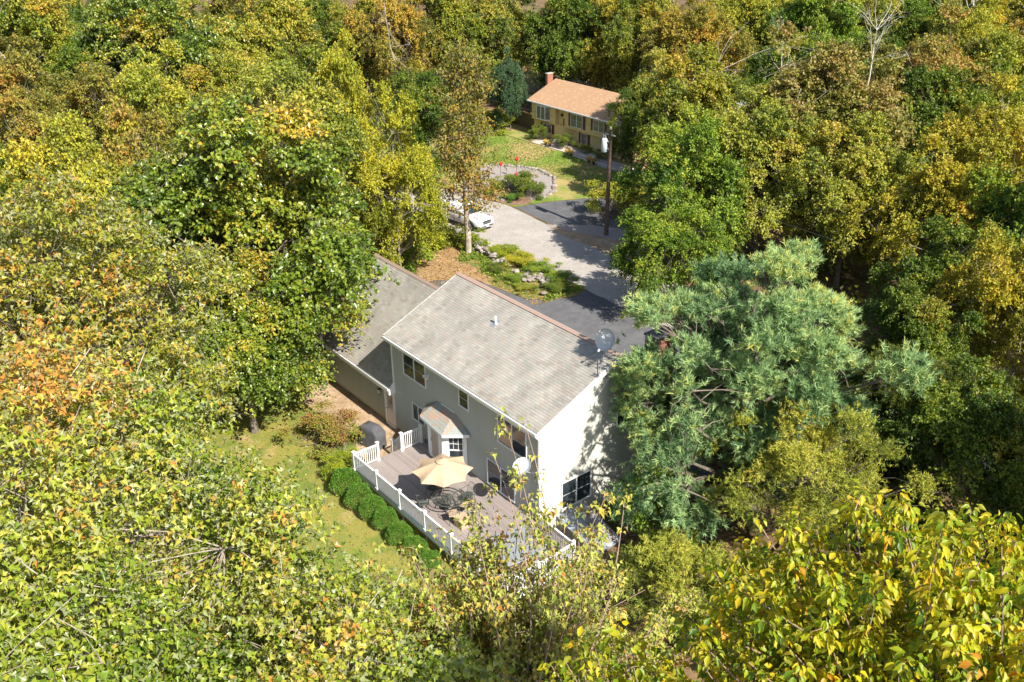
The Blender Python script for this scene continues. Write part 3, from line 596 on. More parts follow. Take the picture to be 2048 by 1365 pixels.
# satellite dishes
def dish(name, label, loc, r, aim, mast_pts, legs, mat_=dishm):
    t = thing(name, label, 'satellite dish', loc)
    prof = [(r*q, .22*r*q*q) for q in (0.001, .25, .5, .75, 1.0)]; prof2 = [(r*1.0, .22*r+.01), (r*1.02, .22*r-.01), (r*.75, .22*r*.56-.02), (r*.001, -.02)]
    q = Vector(aim).normalized().to_track_quat('Z', 'Y').to_matrix().to_4x4()
    mb = MB().lathe(prof+prof2, 32, sy=1.12)
    mb.v = [tuple(q @ Vector(v)) for v in mb.v]; obj('reflector', mb, mat_, t, True)
    low = q @ Vector((0, -r*1.1, .2*r)) if (q @ Vector((0, -1, 0))).z < 0 else q @ Vector((0, r*1.1, .2*r))
    tip = low+Vector(aim).normalized()*r*1.15
    obj('feed_arm', MB().tube([low*.98, tip], .018, 6), steel, t)
    mb = MB().lathe([(.045, -.07), (.05, .05), (.03, .07)], 10); qq = (-(tip-Vector((0, 0, 0)))).to_track_quat('Z', 'Y').to_matrix().to_4x4()
    mb.v = [tuple(qq @ Vector(v)+tip) for v in mb.v]; obj('feed_horn', mb, white, t, True)
    obj('mast', MB().tube([Vector(p) for p in mast_pts], .028, 8), steel, t)
    for l in legs: obj('leg', MB().tube([Vector(p) for p in l], .017, 6), steel, t)
    return t
rz_ = lambda y: EZ+SL*(y-EY)+.02
dl = Vector((-.40, 4.12, 8.72))
dish('satellite_dish', 'large round grey satellite dish on legs at the roof ridge', dl, .45, (.35, -.80, .42),
     [(0, .06, -.05), (0, .1, -.45), (0, .1, rz_(4.2)-dl.z)],
     [[(0, .08, -.3), (.62, -1.0, rz_(3.12)-dl.z)], [(0, .08, -.3), (.45, .3, rz_(4.42)-dl.z)], [(0, .08, -.3), (-.6, -.35, rz_(3.77)-dl.z)]])
dish('satellite_dish', 'small grey oval satellite dish on the back wall near the corner', (-.52, -.62, 3.90), .40, (.18, -.42, .88), [(0, .02, -.04), (.05, .25, -.35), (.1, .60, -.55)], [[(.02, .1, -.2), (-.2, .6, -.7)]])

# ------------------------------------------------------------------ yellow raised ranch across the road
yh = thing('yellow_house', 'yellow raised ranch house with orange brown roof and dark red shutters', 'house')
ysid = mat('yellow_siding', (0.70, 0.54, 0.24), 0.8, (0.64, 0.49, 0.22), 1.2)
redsh = mat('dark_red_shutter', (0.12, 0.025, 0.02), 0.6)
yroof = mat('orange_roof', (0.44, 0.27, 0.155), 0.9, [(0.36, 0.215, 0.12), (0.48, 0.305, 0.18)], 2.2, bump=.3, bscale=14)
HX0, HX1, HY = -55.9, -40.6, 45.7
obj('wall', MB().box(HX0, HX1, HY+.35, HY+7.6, 0, 1.75), ysid, yh)
obj('wall', MB().box(HX0, -51.9, HY, HY+7.6, 1.75, 3.72).box(-51.9, -50.4, HY+.5, HY+7.6, 1.75, 3.72).box(-50.4, HX1, HY, HY+7.6, 1.75, 3.72), ysid, yh)
obj('gable_wall', MB().prism([(HX0, HY, 3.72), (HX0, HY+7.6, 3.72), (HX0, HY+3.8, 5.35)], (HX1-HX0, 0, 0)), ysid, yh)
for i in range(42):   # vertical grooves of the panel siding
    x = HX0+.2+i*.4
    if -52.0 < x < -50.4: continue
    obj('siding_batten', MB().box(x, x+.03, HY-.012, HY, 1.76, 3.7), ysid, yh)
rr = obj('roof', MB().prism([(HX0-.35, HY-.4, 3.82), (HX0-.35, HY-.4, 3.68), (HX0-.35, HY+3.8, 5.38), (HX0-.35, HY+8.0, 3.68), (HX0-.35, HY+8.0, 3.82), (HX0-.35, HY+3.8, 5.54)], (HX1-HX0+.7, 0, 0)), yroof, yh)
rw = MB()
for k in range(28):
    t0 = k/28; y0 = HY-.4+4.2*t0; z0 = 3.82+1.72*t0
    rw.hexa([(HX0-.35, y0, z0), (HX1+.35, y0, z0), (HX1+.35, y0+.15, z0+.0614), (HX0-.35, y0+.15, z0+.0614), (HX0-.35, y0, z0+.014), (HX1+.35, y0, z0+.014), (HX1+.35, y0+.15, z0+.0654), (HX0-.35, y0+.15, z0+.0654)])
o = obj('shingle_course', rw, yroof, rr); o['kind'] = 'stuff'
obj('gutter', MB().box(HX0-.35, HX1+.35, HY-.5, HY-.403, 3.68, 3.80), white, yh)
cr = MB().box(HX0-.75, HX0-.38, HY+2.6, HY+3.4, 0, 6.15); chn = obj('chimney', cr, brick, yh)
obj('chimney_cap', MB().box(HX0-.8, HX0-.33, HY+2.55, HY+3.45, 6.15, 6.23), concrete, chn)
def yw(x0, x1, z0, z1, n, sh=True, y=HY):
    f = window(x0, x1, z0, z1, n, parent=yh, g=glass_w, at=y)
    if sh:
        for a, b in ((x0-.42, x0-.09), (x1+.09, x1+.42)): obj('shutter', MB().box(a, b, y-.045, y, z0-.05, z1+.05), redsh, yh)
yw(-49.3, -47.5, 2.15, 3.45, 2); yw(-45.8, -44.2, 2.35, 3.45, 2); yw(-42.6, -41.2, 2.35, 3.45, 2)
yw(-54.3, -52.9, .55, 1.45, 2, y=HY+.35); yw(-48.0, -47.1, .5, 1.5, 1, y=HY+.35); yw(-44.4, -43.4, .5, 1.5, 1, y=HY+.35)
bw = obj('bow_window', MB().prism([(-55.0, HY, 2.0), (-54.6, HY-.4, 2.0), (-53.2, HY-.4, 2.0), (-52.8, HY, 2.0)], (0, 0, .12)).prism([(-55.0, HY, 3.45), (-54.6, HY-.4, 3.45), (-53.2, HY-.4, 3.45), (-52.8, HY, 3.45)], (0, 0, .12)).box(-54.64, -54.56, HY-.42, HY-.36, 2.12, 3.45).box(-53.24, -53.16, HY-.42, HY-.36, 2.12, 3.45).box(-53.94, -53.86, HY-.42, HY-.36, 2.12, 3.45), white, yh)
obj('pane', MB().prism([(-54.95, HY, 2.12), (-54.58, HY-.38, 2.12), (-53.22, HY-.38, 2.12), (-52.85, HY, 2.12)], (0, 0, 1.33)), glass_w, bw)
yd = obj('door', MB().box(-51.1, -50.45, HY+.44, HY+.49, .35, 2.5), redsh, yh)
obj('pane', MB().box(-50.75, -50.5, HY+.42, HY+.438, .9, 2.3), glass, yd)
obj('porch_light', MB().box(-51.4, -51.2, HY+.3, HY+.5, 2.7, 3.0), black, yh)
obj('step', MB().box(-51.6, -50.0, HY-.6, HY+.3, .02, .3).box(-51.5, -50.1, HY-.95, HY-.6, .02, .16), concrete, yh)
# white canopy / pool cover behind the yellow house
tag(obj('white_canopy', MB().prism([(-42.5, 55.5, 4.2), (-42.5, 62, 4.2), (-42.5, 58.7, 5.2)], (6.5, 0, 0)).box(-42.4, -42.2, 55.6, 55.8, 0, 4.2).box(-36.3, -36.1, 55.6, 55.8, 0, 4.2).box(-42.4, -42.2, 61.7, 61.9, 0, 4.2).box(-36.3, -36.1, 61.7, 61.9, 0, 4.2), mat('canopy_blue_white', (.62, .68, .75), .6)), 'pale blue white canopy roof behind the yellow house', 'canopy')
# stockade fences
fwood = mat('weathered_fence', (0.20, 0.15, 0.09), 0.95, (0.14, 0.11, 0.065), 2)
fwood2 = mat('new_cedar_fence', (0.52, 0.33, 0.18), 0.9, (0.44, 0.27, 0.14), 2)
def fence(x0, y0, x1, y1, h, m, label):
    t = thing('wood_fence', label, 'fence', (x0, y0, 0), math.atan2(y1-y0, x1-x0)); L = math.dist((x0, y0), (x1, y1))
    me = MB().prism([(0, 0, 0), (.135, 0, 0), (.135, 0, h-.06), (.0675, 0, h), (0, 0, h-.06)], (0, .025, 0)).mesh('plank', m); n = int(L/.15)
    for i in range(n):
        o = link('plank', me, t); o.location = (i*.15, rs.uniform(-.008, .008), rs.uniform(-.02, .02))
    obj('rail', MB().box(0, L, .027, .07, .4, .49), m, t); obj('rail', MB().box(0, L, .027, .07, h-.5, h-.41), m, t)
    for i in range(int(L/2.4)+1): obj('post', MB().box(i*2.4-.05, i*2.4+.05, .075, .17, 0, h+.05), m, t)
fence(-62.6, 47.2, -56.0, 46.6, 1.75, fwood, 'weathered brown plank fence left of the yellow house')
fence(-62.0, 53.2, -56.6, 52.4, 1.9, fwood2, 'newer orange cedar fence in sun behind the yellow house corner')

# ------------------------------------------------------------------ rock garden across the road
sheet('rock_garden', [(-48.6, 32.6), (-49.2, 34.2), (-47, 36.4), (-44.4, 37.3), (-41.6, 36.7), (-38.4, 33.9), (-37.6, 32.3), (-38.6, 29.6), (-41.6, 28.1), (-44.6, 28.6)], 0.03, gravel_m, 'gravel bed of the rock garden across the road', .08, 12)
sheet('mulch_bed', [(-45.2, 28.3), (-44, 30.2), (-41, 30.4), (-38.2, 31), (-37.2, 30.4), (-37.4, 28.7), (-40, 27.7), (-43.5, 27.6)], 0.036, mulch_m, 'reddish mulch at the front edge of the rock garden', .1, 13)
rk_m = [mat('stone_%d' % i, c, 0.95, tuple(x*.7 for x in c), 5, bump=.5, bscale=9) for i, c in enumerate(((.30, .27, .24), (.24, .21, .185), (.38, .34, .30), (.27, .21, .17)))]
rng = np.random.default_rng(3)
def rock_mesh(seed, m):
    r = np.random.default_rng(seed); import bmesh
    bm = bmesh.new(); bmesh.ops.create_icosphere(bm, subdivisions=2, radius=.5)
    ax = r.normal(size=(7, 3)); ax /= np.linalg.norm(ax, axis=1)[:, None]; of = r.uniform(.26, .42, 7)
    for v in bm.verts:
        p = np.array(v.co)
        for a, o_ in zip(ax, of):
            d = p@a-o_
            if d > 0: p = p-a*d
        v.co = p+r.normal(size=3)*.008
    me = bpy.data.meshes.new('stone'); bm.to_mesh(me); bm.free(); me.materials.append(m); return me
rocks = [rock_mesh(i, rk_m[i % 4]) for i in range(8)]
def stones(parent, pts, smin, smax, flat=.7, zo=0):
    for (x, y, *zz) in pts:
        o = link('stone', rocks[rs.randrange(8)], parent); s = rs.uniform(smin, smax)
        o.scale = (s*rs.uniform(.8, 1.3), s*rs.uniform(.8, 1.2), s*flat*rs.uniform(.7, 1.1)); o.location = (x, y, (zz[0] if zz else 0)+s*.18+zo); o.rotation_euler = (rs.uniform(-.2, .2), rs.uniform(-.2, .2), rs.uniform(0, 6.3))
def along(pts, step, jit):
    out = []
    for p, q in zip(pts[:-1], pts[1:]):
        L = math.dist(p, q)
        for i in range(int(L/step)): t = i*step/L; out.append((p[0]+(q[0]-p[0])*t+rs.uniform(-jit, jit), p[1]+(q[1]-p[1])*t+rs.uniform(-jit, jit)))
    return out
edging = thing('stone_edging', 'low pale stone edging around the rock garden across the road', 'stone edging')
stones(edging, along([(-49.2, 34.2), (-47, 36.4), (-44.4, 37.3), (-41.6, 36.7), (-38.4, 33.9), (-37.6, 32.3), (-38.0, 30.2)], .32, .05), .34, .5, .8)
wallst = thing('stone_border', 'fieldstone border along the road edge of the rock garden', 'stone border')
stones(wallst, along([(-44.5, 28.5), (-42, 28.3), (-40, 28.6), (-38.2, 29.4)], .42, .25), .35, .6)
rg_ = thing('rubble_wall', 'tumbled grey fieldstone wall on the island before the grey house', 'stone wall')
pts = along([(-31.2, 19.3), (-29.6, 19.7), (-28.2, 19.2), (-27.0, 19.0), (-26, 18.7)], .17, .42)+along([(-31.0, 19.2), (-29, 19.3), (-27, 18.8)], .2, .3)
stones(rg_, [(x, y, rs.uniform(0, .5)) for x, y in pts], .24, .5, .75)
rg2 = thing('rock_pile', 'scattered pale rocks among plants at the tip of the driveway island', 'rock pile')
stones(rg2, [(rs.gauss(-23.2, .95), rs.gauss(19.1, .55), rs.uniform(0, .25)) for i in range(46)]+[(-22.3, 19.6, .2), (-22.6, 19.9, .2), (-25.2, 18.9, .1)], .2, .58, .6)
frontrocks = thing('driveway_stones', 'low grey stones along the road at the left end of the island', 'stone row')
stones(frontrocks, along([(-52, 27.9), (-48.5, 27.3), (-46.5, 27.0)], .5, .2), .3, .55)

# ------------------------------------------------------------------ white pickup on the road shoulder
tk = thing('pickup_truck', 'white pickup truck parked at the road edge behind the slim brown leaved tree', 'pickup truck', (-36.9, 22.35, 0.02), R_(7))
wp = mat('white_paint', (0.80, 0.81, 0.82), 0.25, spec=.6); dk = mat('dark_trim', (.025, .027, .03), .5); tglass = mat('tinted_glass', (.01, .03, .045), .05, spec=.9)
def loft(secs, mb=None):  # sections: (x, half width low, half width high, z0, z1)
    mb = mb or MB(); vs = []
    for (x, wl, wh, z0, z1) in secs:
        c = .07; vs += [(x, -wl, z0), (x, wl, z0), (x, wl+.02, (z0+z1)/2), (x, wh, z1-c), (x, wh-.09, z1), (x, -wh+.09, z1), (x, -wh, z1-c), (x, -wl-.02, (z0+z1)/2)]
    n = len(secs); fs = [(i*8+k, i*8+(k+1) % 8, (i+1)*8+(k+1) % 8, (i+1)*8+k) for i in range(n-1) for k in range(8)]+[tuple(range(8))[::-1], tuple(range((n-1)*8, n*8))]
    return mb.add(vs, fs)
obj('body', loft([(-.95, .93, .93, .45, 1.12), (1.3, .93, .93, .45, 1.14), (1.5, .93, .92, .45, 1.16), (2.5, .92, .88, .48, 1.10), (2.85, .88, .82, .52, 1.0), (2.98, .80, .74, .56, .88)]), wp, tk, True, .03)
obj('cab', loft([(-.95, .90, .74, 1.10, 1.80), (-.75, .90, .76, 1.10, 1.90), (.4, .90, .76, 1.10, 1.92), (.75, .90, .75, 1.10, 1.86), (1.62, .90, .82, 1.08, 1.20)]), wp, tk, True)
bed = obj('bed', MB().box(-2.95, -.98, -.95, -.86, .5, 1.18).box(-2.95, -.98, .86, .95, .5, 1.18).box(-2.98, -2.9, -.86, .86, .5, 1.16).box(-2.9, -.98, -.86, .86, .55, .62).box(-1.02, -.98, -.86, .86, .62, 1.18), wp, tk, bevel=.02)
obj('bed_liner', MB().box(-2.89, -1.03, -.855, .855, .625, .66).box(-2.89, -1.03, -.858, -.85, .66, 1.15).box(-2.89, -1.03, .85, .858, .66, 1.15), dk, tk)
obj('windshield', MB().slab([(.84, -.70, 1.815), (1.56, -.76, 1.245), (1.56, .76, 1.245), (.84, .70, 1.815)], .03), tglass, tk)
for s in (-1, 1):
    a = MB().hexa([(-.8, .885*s, 1.18), (1.25, .885*s, 1.18), (1.25, .925*s, 1.18), (-.8, .925*s, 1.18), (-.72, .77*s, 1.76), (.72, .765*s, 1.76), (.72, .80*s, 1.76), (-.72, .805*s, 1.76)]); obj('side_window', a, tglass, tk)
    obj('pillar', MB().hexa([(.1, .89*s, 1.17), (.2, .89*s, 1.17), (.2, .935*s, 1.17), (.1, .935*s, 1.17), (.1, .77*s, 1.8), (.2, .77*s, 1.8), (.2, .815*s, 1.8), (.1, .815*s, 1.8)]), wp, tk)
    obj('headlight', MB().box(2.80, 2.995, .62*s-.16, .62*s+.16, .78, .93), mat('headlight', (.5, .52, .55), .1, spec=.9), tk)
    obj('taillight', MB().box(-2.985, -2.9, .93*s-.06, .93*s+.045, .75, 1.12), mat('red_lens', (.4, .01, .01), .2), tk)
    obj('mirror', MB().box(1.0, 1.15, 1.08*s-.1, 1.08*s+.1, 1.2, 1.4), dk, tk, bevel=.02)
    for x in (-1.95, 1.95):
        wh = obj('wheel', MB(), dk, tk); wh.location = (x, .84*s, .38)
        mm = MB().lathe([(.26, -.12), (.37, -.11), (.39, -.05), (.39, .05), (.37, .11), (.26, .12)], 24); mm.v = [(v[0], v[2], v[1]) for v in mm.v]; obj('tyre', mm, dk, wh, True)
        mm = MB().lathe([(.02, -.09), (.25, -.125), (.26, .125), (.02, .09)], 12); mm.v = [(v[0], v[2], v[1]) for v in mm.v]; obj('rim', mm, steel, wh)
        ar = MB().tube([(x+.47*math.cos(t), .945*s, .42+.45*math.sin(t)) for t in [math.pi*i/10 for i in range(11)]], .05, 6); obj('wheel_arch', ar, dk, tk)
obj('grille', MB().box(2.90, 3.03, -.44, .44, .66, .93).box(2.9, 3.07, -.62, .62, .44, .54), dk, tk, bevel=.02)
obj('bumper', MB().box(2.82, 3.06, -.84, .84, .38, .58).box(-3.08, -2.96, -.85, .85, .42, .6), steel, tk, bevel=.03)
obj('licence_plate', MB().box(3.06, 3.075, -.15, .15, .42, .54), white, tk)
obj('grille_bar', MB().box(3.03, 3.045, -.44, .44, .78, .81), steel, tk)
obj('hood_line', MB().box(1.62, 2.7, -.66, -.64, 1.10, 1.175).box(1.62, 2.7, .64, .66, 1.10, 1.175), dk, tk)
obj('roof_seam', MB().box(-.6, -.57, -.66, .66, 1.905, 1.925).box(.2, .23, -.66, .66, 1.915, 1.935), dk, tk)

# ------------------------------------------------------------------ utility pole with transformer and wires
up_ = thing('utility_pole', 'brown wooden utility pole with a grey transformer can by the road', 'utility pole', (-26.93, 29.7, 0))
obj('pole', MB().tube([(0, 0, 0), (.05, 0, 4.5), (.1, 0, 8.8)], [.19, .16, .13], 12), mat('creosote_wood', (.15, .10, .075), .9, (.10, .07, .055), 3, bump=.3), up_, True)
obj('transformer', MB().lathe([(.19, 0), (.24, .03), (.24, 1.0), (.2, 1.08), (.05, 1.12)], 18, (-.32, -.22, 6.95)), mat('transformer_grey', (.42, .50, .56), .5, (.5, .58, .64), 3), up_, True)
obj('insulator', MB().lathe([(.05, 0), (.06, .1), (.04, .2), (.05, .3)], 8, (-.42, -.22, 8.02)).lathe([(.05, 0), (.06, .1), (.04, .2), (.05, .3)], 8, (-.22, -.22, 8.02)).lathe([(.05, 0), (.06, .1), (.03, .22)], 8, (.1, 0, 8.8)), steel, up_)
obj('bracket', MB().box(-.34, .1, -.2, .02, 7.8, 7.86).box(-.34, .1, -.2, .02, 7.2, 7.26).box(-.5, .6, -.04, .04, 8.3, 8.4), steel, up_)
def wire(z0, x1, y1, z1, sag, r, label, y0=29.7):
    P0 = Vector((-26.85, y0, z0)); P1 = Vector((x1, y1, z1)); pts = [P0.lerp(P1, i/24)-Vector((0, 0, sag*4*(i/24)*(1-i/24))) for i in range(25)]
    tag(obj('power_line', MB().tube(pts, r, 4, False), mat('cable_black', (.03, .03, .03), .6)), label, 'cable', 'lines strung from the utility pole')
wire(6.0, -74, 31.5, 6.2, .7, .022, 'thick black cable strung low from the pole across the yellow house lawn')
wire(6.6, -74, 31.7, 7.0, .7, .014, 'thinner wire just above the thick cable from the pole')
wire(8.7, -74, 31.8, 8.9, .6, .010, 'topmost thin wire running left from the pole top')
wire(6.3, -50.2, 45.5, 3.6, .4, .012, 'service wire from the pole to the front of the yellow house')
wire(6.2, 40, 29.5, 6.4, .7, .02, 'cable running right from the pole into the trees')

# mailbox post, sign, ornaments
mbx = thing('mailbox', 'mailbox with white and red boxes on a wooden post at the rock garden', 'mailbox', (-43.0, 28.2, 0), .2)
obj('post', MB().box(-.06, .06, -.06, .06, 0, 1.15), fwood2, mbx)
obj('box', MB().prism([(-.1, -.28, 1.16), (.1, -.28, 1.16), (.1, -.28, 1.30), (.05, -.28, 1.36), (-.05, -.28, 1.36), (-.1, -.28, 1.30)], (0, .55, 0)), mat('red_box', (.42, .04, .03), .5), mbx)
obj('newspaper_box', MB().box(-.48, -.14, -.25, .25, 1.2, 1.42), white, mbx)
obj('address_sign', MB().box(.14, .18, -.15, .15, .9, 1.35), mat('sign_green', (.02, .22, .10), .5), mbx)
def ornament(x, y, h, label, n=10, col=(.55, .02, .03)):
    t = thing('red_garden_ornament', label, 'garden ornament', (x, y, 0))
    obj('stake', MB().tube([(0, 0, 0), (0, 0, h)], .02, 5), black, t)
    m = MB()
    for k in range(n):
        a = 2*math.pi*k/n; m.add([(0, 0, h), (.28*math.cos(a), .12*math.sin(a*3), h+.28*math.sin(a)), (.22*math.cos(a+.4), .1, h+.22*math.sin(a+.4))], [(0, 1, 2)])
    m.lathe([(.02, -.12), (.15, -.06), (.16, .05), (.05, .12)], 10, (0, 0, h)); obj('bloom', m, mat('red_bloom', col, .5), t)
ornament(-43.95, 33.9, 1.9, 'tall red pinwheel on a stake in the rock garden', 14)
ornament(-45.3, 33.0, 1.3, 'left of the two small red hanging baskets in the rock garden')
ornament(-42.4, 32.6, 1.0, 'small red hanging basket nearest the shrubs in the rock garden')

# ------------------------------------------------------------------ foliage
def fold(pts_half, curl=.0, fd=.35):
    """leaf template from half outline [(t, w)], folded at the midrib; returns verts (t,w,n) and triangles as a fan"""
    o = [(0, 0, 0)]+[(t, w_, fd*w_-curl*t*t) for t, w_ in pts_half]+[(1, 0, -curl)]+[(t, -w_, fd*w_-curl*t*t) for t, w_ in reversed(pts_half)]
    c = len(o); v = o+[(.42, 0, -.18*curl)]
    return np.array(v), np.array([(c, (i+1) % c, i) for i in range(c)])
T_RH = (np.array([(0, 0, 0), (.5, .36, .14), (1, 0, -.12), (.5, -.36, .14)]), np.array([(0, 2, 1), (0, 3, 2)]))
T_EL = fold([(.14, .17), (.48, .27), (.84, .10)], .30, .55)
T_MA = fold([(.04, .30), (.30, .20), (.44, .50), (.60, .16), (.82, .12)], .42, .55)
T_M3 = fold([(.10, .24), (.42, .50), (.58, .15)], .40, .55)
T_KT = (np.array([(0, 0, 0), (.30, .42, .22), (.52, .16, .02), (1, 0, -.38), (.52, -.16, .02), (.30, -.42, .22)]), np.array([(0, 2, 1), (0, 3, 2), (0, 4, 3), (0, 5, 4)]))
T_OK = fold([(.2, .10), (.38, .36), (.46, .12), (.68, .34), (.74, .1)], .15)
def unit(a): return a/(np.linalg.norm(a, axis=1)[:, None]+1e-9)
def leaves(name, pos, ax, nr, size, tone, tmpl, m):
    T, F = tmpl; N = len(pos); ax = unit(ax); nr = unit(nr-ax*(nr*ax).sum(1)[:, None]); bt = np.cross(nr, ax)
    size = np.broadcast_to(size, (N,))[:, None, None]
    V = pos[:, None, :]+size*(T[None, :, 0:1]*ax[:, None, :]+T[None, :, 1:2]*bt[:, None, :]+T[None, :, 2:3]*nr[:, None, :])
    K = len(T); V = V.reshape(-1, 3); fc = (F[None]+(np.arange(N)*K)[:, None, None]).reshape(-1, 3)
    me = bpy.data.meshes.new(name); me.vertices.add(len(V)); me.vertices.foreach_set('co', V.astype('f').ravel())
    nf = len(fc); me.loops.add(nf*3); me.loops.foreach_set('vertex_index', fc.astype('i').ravel())
    me.polygons.add(nf); me.polygons.foreach_set('loop_start', np.arange(0, nf*3, 3, dtype='i'))
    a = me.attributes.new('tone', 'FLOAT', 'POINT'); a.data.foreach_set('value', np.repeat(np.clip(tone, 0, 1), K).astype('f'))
    me.materials.append(m); me.update(); return me
def crown_pts(rng, R, H, nl, nt, lpt, tr, lobe=.40, bottom=-.45, up=.35, flat=.6, core=.5, lobes=None, spray=(.5, 1.3), rag=.14):
    """leaf positions strung along twigs that leave lobes placed in an ellipsoid round the origin"""
    if lobes is None:
        L = []
        for i in range(nl):
            u = bottom+(1-bottom)*(i+.5)/nl+rng.uniform(-.08, .08); a = i*2.39996+rng.uniform(-.5, .5); u = max(-1, min(.97, u)); s = math.sqrt(1-u*u); q = rng.uniform(.42, .95)
            k = 1+.22*math.sin(2*a+u*3)+.12*math.sin(5*a)
            L.append((s*math.cos(a)*R*q*k, s*math.sin(a)*R*q*k, u*H*q, lobe*R*rng.uniform(.5, 1.1)*(1.2-.4*q)))
        L.append((0, 0, H*.1, core*R)); L = np.array(L)
    else: L = np.array(lobes)
    p = L[:, 3]**2; k = rng.choice(len(L), nt, p=p/p.sum()); c = L[k]
    d = unit(rng.normal(size=(nt, 3))); out = unit(c[:, :3]+1e-3); d = unit(d+out*.5+np.array([0, 0, up]))
    base = c[:, :3]+d*(c[:, 3]*rng.uniform(.35, .95, nt))[:, None]*np.array([1, 1, flat+.25])
    sd = unit(d+out*.4+rng.normal(size=(nt, 3))*.35); sl_ = rng.uniform(*spray, nt)*(1+rag*rng.standard_exponential(nt))
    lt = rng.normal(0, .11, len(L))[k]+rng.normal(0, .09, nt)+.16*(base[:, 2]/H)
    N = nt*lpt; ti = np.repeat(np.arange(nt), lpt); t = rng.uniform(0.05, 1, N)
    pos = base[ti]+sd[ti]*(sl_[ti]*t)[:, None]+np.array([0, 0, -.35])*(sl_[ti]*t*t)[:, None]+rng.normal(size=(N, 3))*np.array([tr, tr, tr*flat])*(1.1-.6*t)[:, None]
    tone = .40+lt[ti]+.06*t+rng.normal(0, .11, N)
    return pos, sd[ti], tone, ti, L, base+sd*sl_[:, None]*.8
def limb_mesh(rng, name, m, L, tp, zc, r0, lean=(0, 0), fork=.35, twigs=2.0, tk=None, droop=0):
    mb = MB(); top = max(l[2] for l in L)*.75
    P = [Vector((lean[0]*t*t+rng.normal()*.12*t, lean[1]*t*t+rng.normal()*.12*t, -zc+(zc+top)*t)) for t in np.linspace(0, 1, 9)]
    mb.tube(P, [r0*(1.25 if i == 0 else 1-.85*i/8) for i in range(9)], 8)
    for l in L:
        e = Vector(l[:3]); hz = max(.12, min(.8, ((e.z-math.hypot(e.x, e.y)*.75)+zc)/(zc+top)))
        i0 = hz*8; a = P[int(i0)].lerp(P[min(8, int(i0)+1)], i0-int(i0)); rb = r0*(1-.85*hz)*.62
        m1 = a.lerp(e, .5)+Vector((rng.normal()*.25, rng.normal()*.25, -.2+rng.normal()*.2)); q = [a, a.lerp(m1, .5)+Vector((0, 0, -.1)), m1, m1.lerp(e, .55)+Vector((rng.normal()*.15, rng.normal()*.15, 0)), e]
        mb.tube(q, [rb, rb*.8, rb*.6, rb*.42, rb*.25], 5, False)
        n = int(twigs*3); near = tp[np.argsort(np.linalg.norm(tp-np.array(l[:3]), axis=1))[:400]]
        for j in range(n):
            t = Vector(near[rng.integers(len(near))]); s = q[2+rng.integers(3)]
            mb.tube([s, s.lerp(t, .5)+Vector((rng.normal()*.1, rng.normal()*.1, .08)), t], [rb*.3, rb*.17, .01], 3, False)
    return mb.mesh(name, m)
def up_normals(rng, d, k=.75, flip=0.0):
    n = unit(d*.35+np.array([0, 0, k])+rng.normal(size=d.shape)*.5); n[rng.random(len(n)) < flip] *= -1; return n
def proto(kind, seed, leaf, R=6, H=5.6, zc=8.5, nl=18, nt=1500, lpt=22, tr=.42, size=.25, lobe=.38, droop=.45, tmpl=T_RH, m=None, r0=.22, twigs=2.0, bark_m=None, **kw):
    rng = np.random.default_rng(seed)
    pos, d, tone, ti, L, tp = crown_pts(rng, R, H, nl, nt, lpt, tr, lobe, **kw)
    ax = unit(d*.55+rng.normal(size=d.shape)*.75+np.array([0, 0, -droop])); nr = up_normals(rng, d)
    me = leaves('crown', pos, ax, nr, size*rng.uniform(.7, 1.25, len(pos)), tone, tmpl, m)
    tm = limb_mesh(rng, 'trunk', bark_m or bark, L, tp, zc, r0, twigs=twigs)
    return me, tm, zc, R, zc+H
def lin(*h): return tuple(((c/255+.055)/1.055)**2.4 if c/255 > .04045 else c/255/12.92 for c in h)
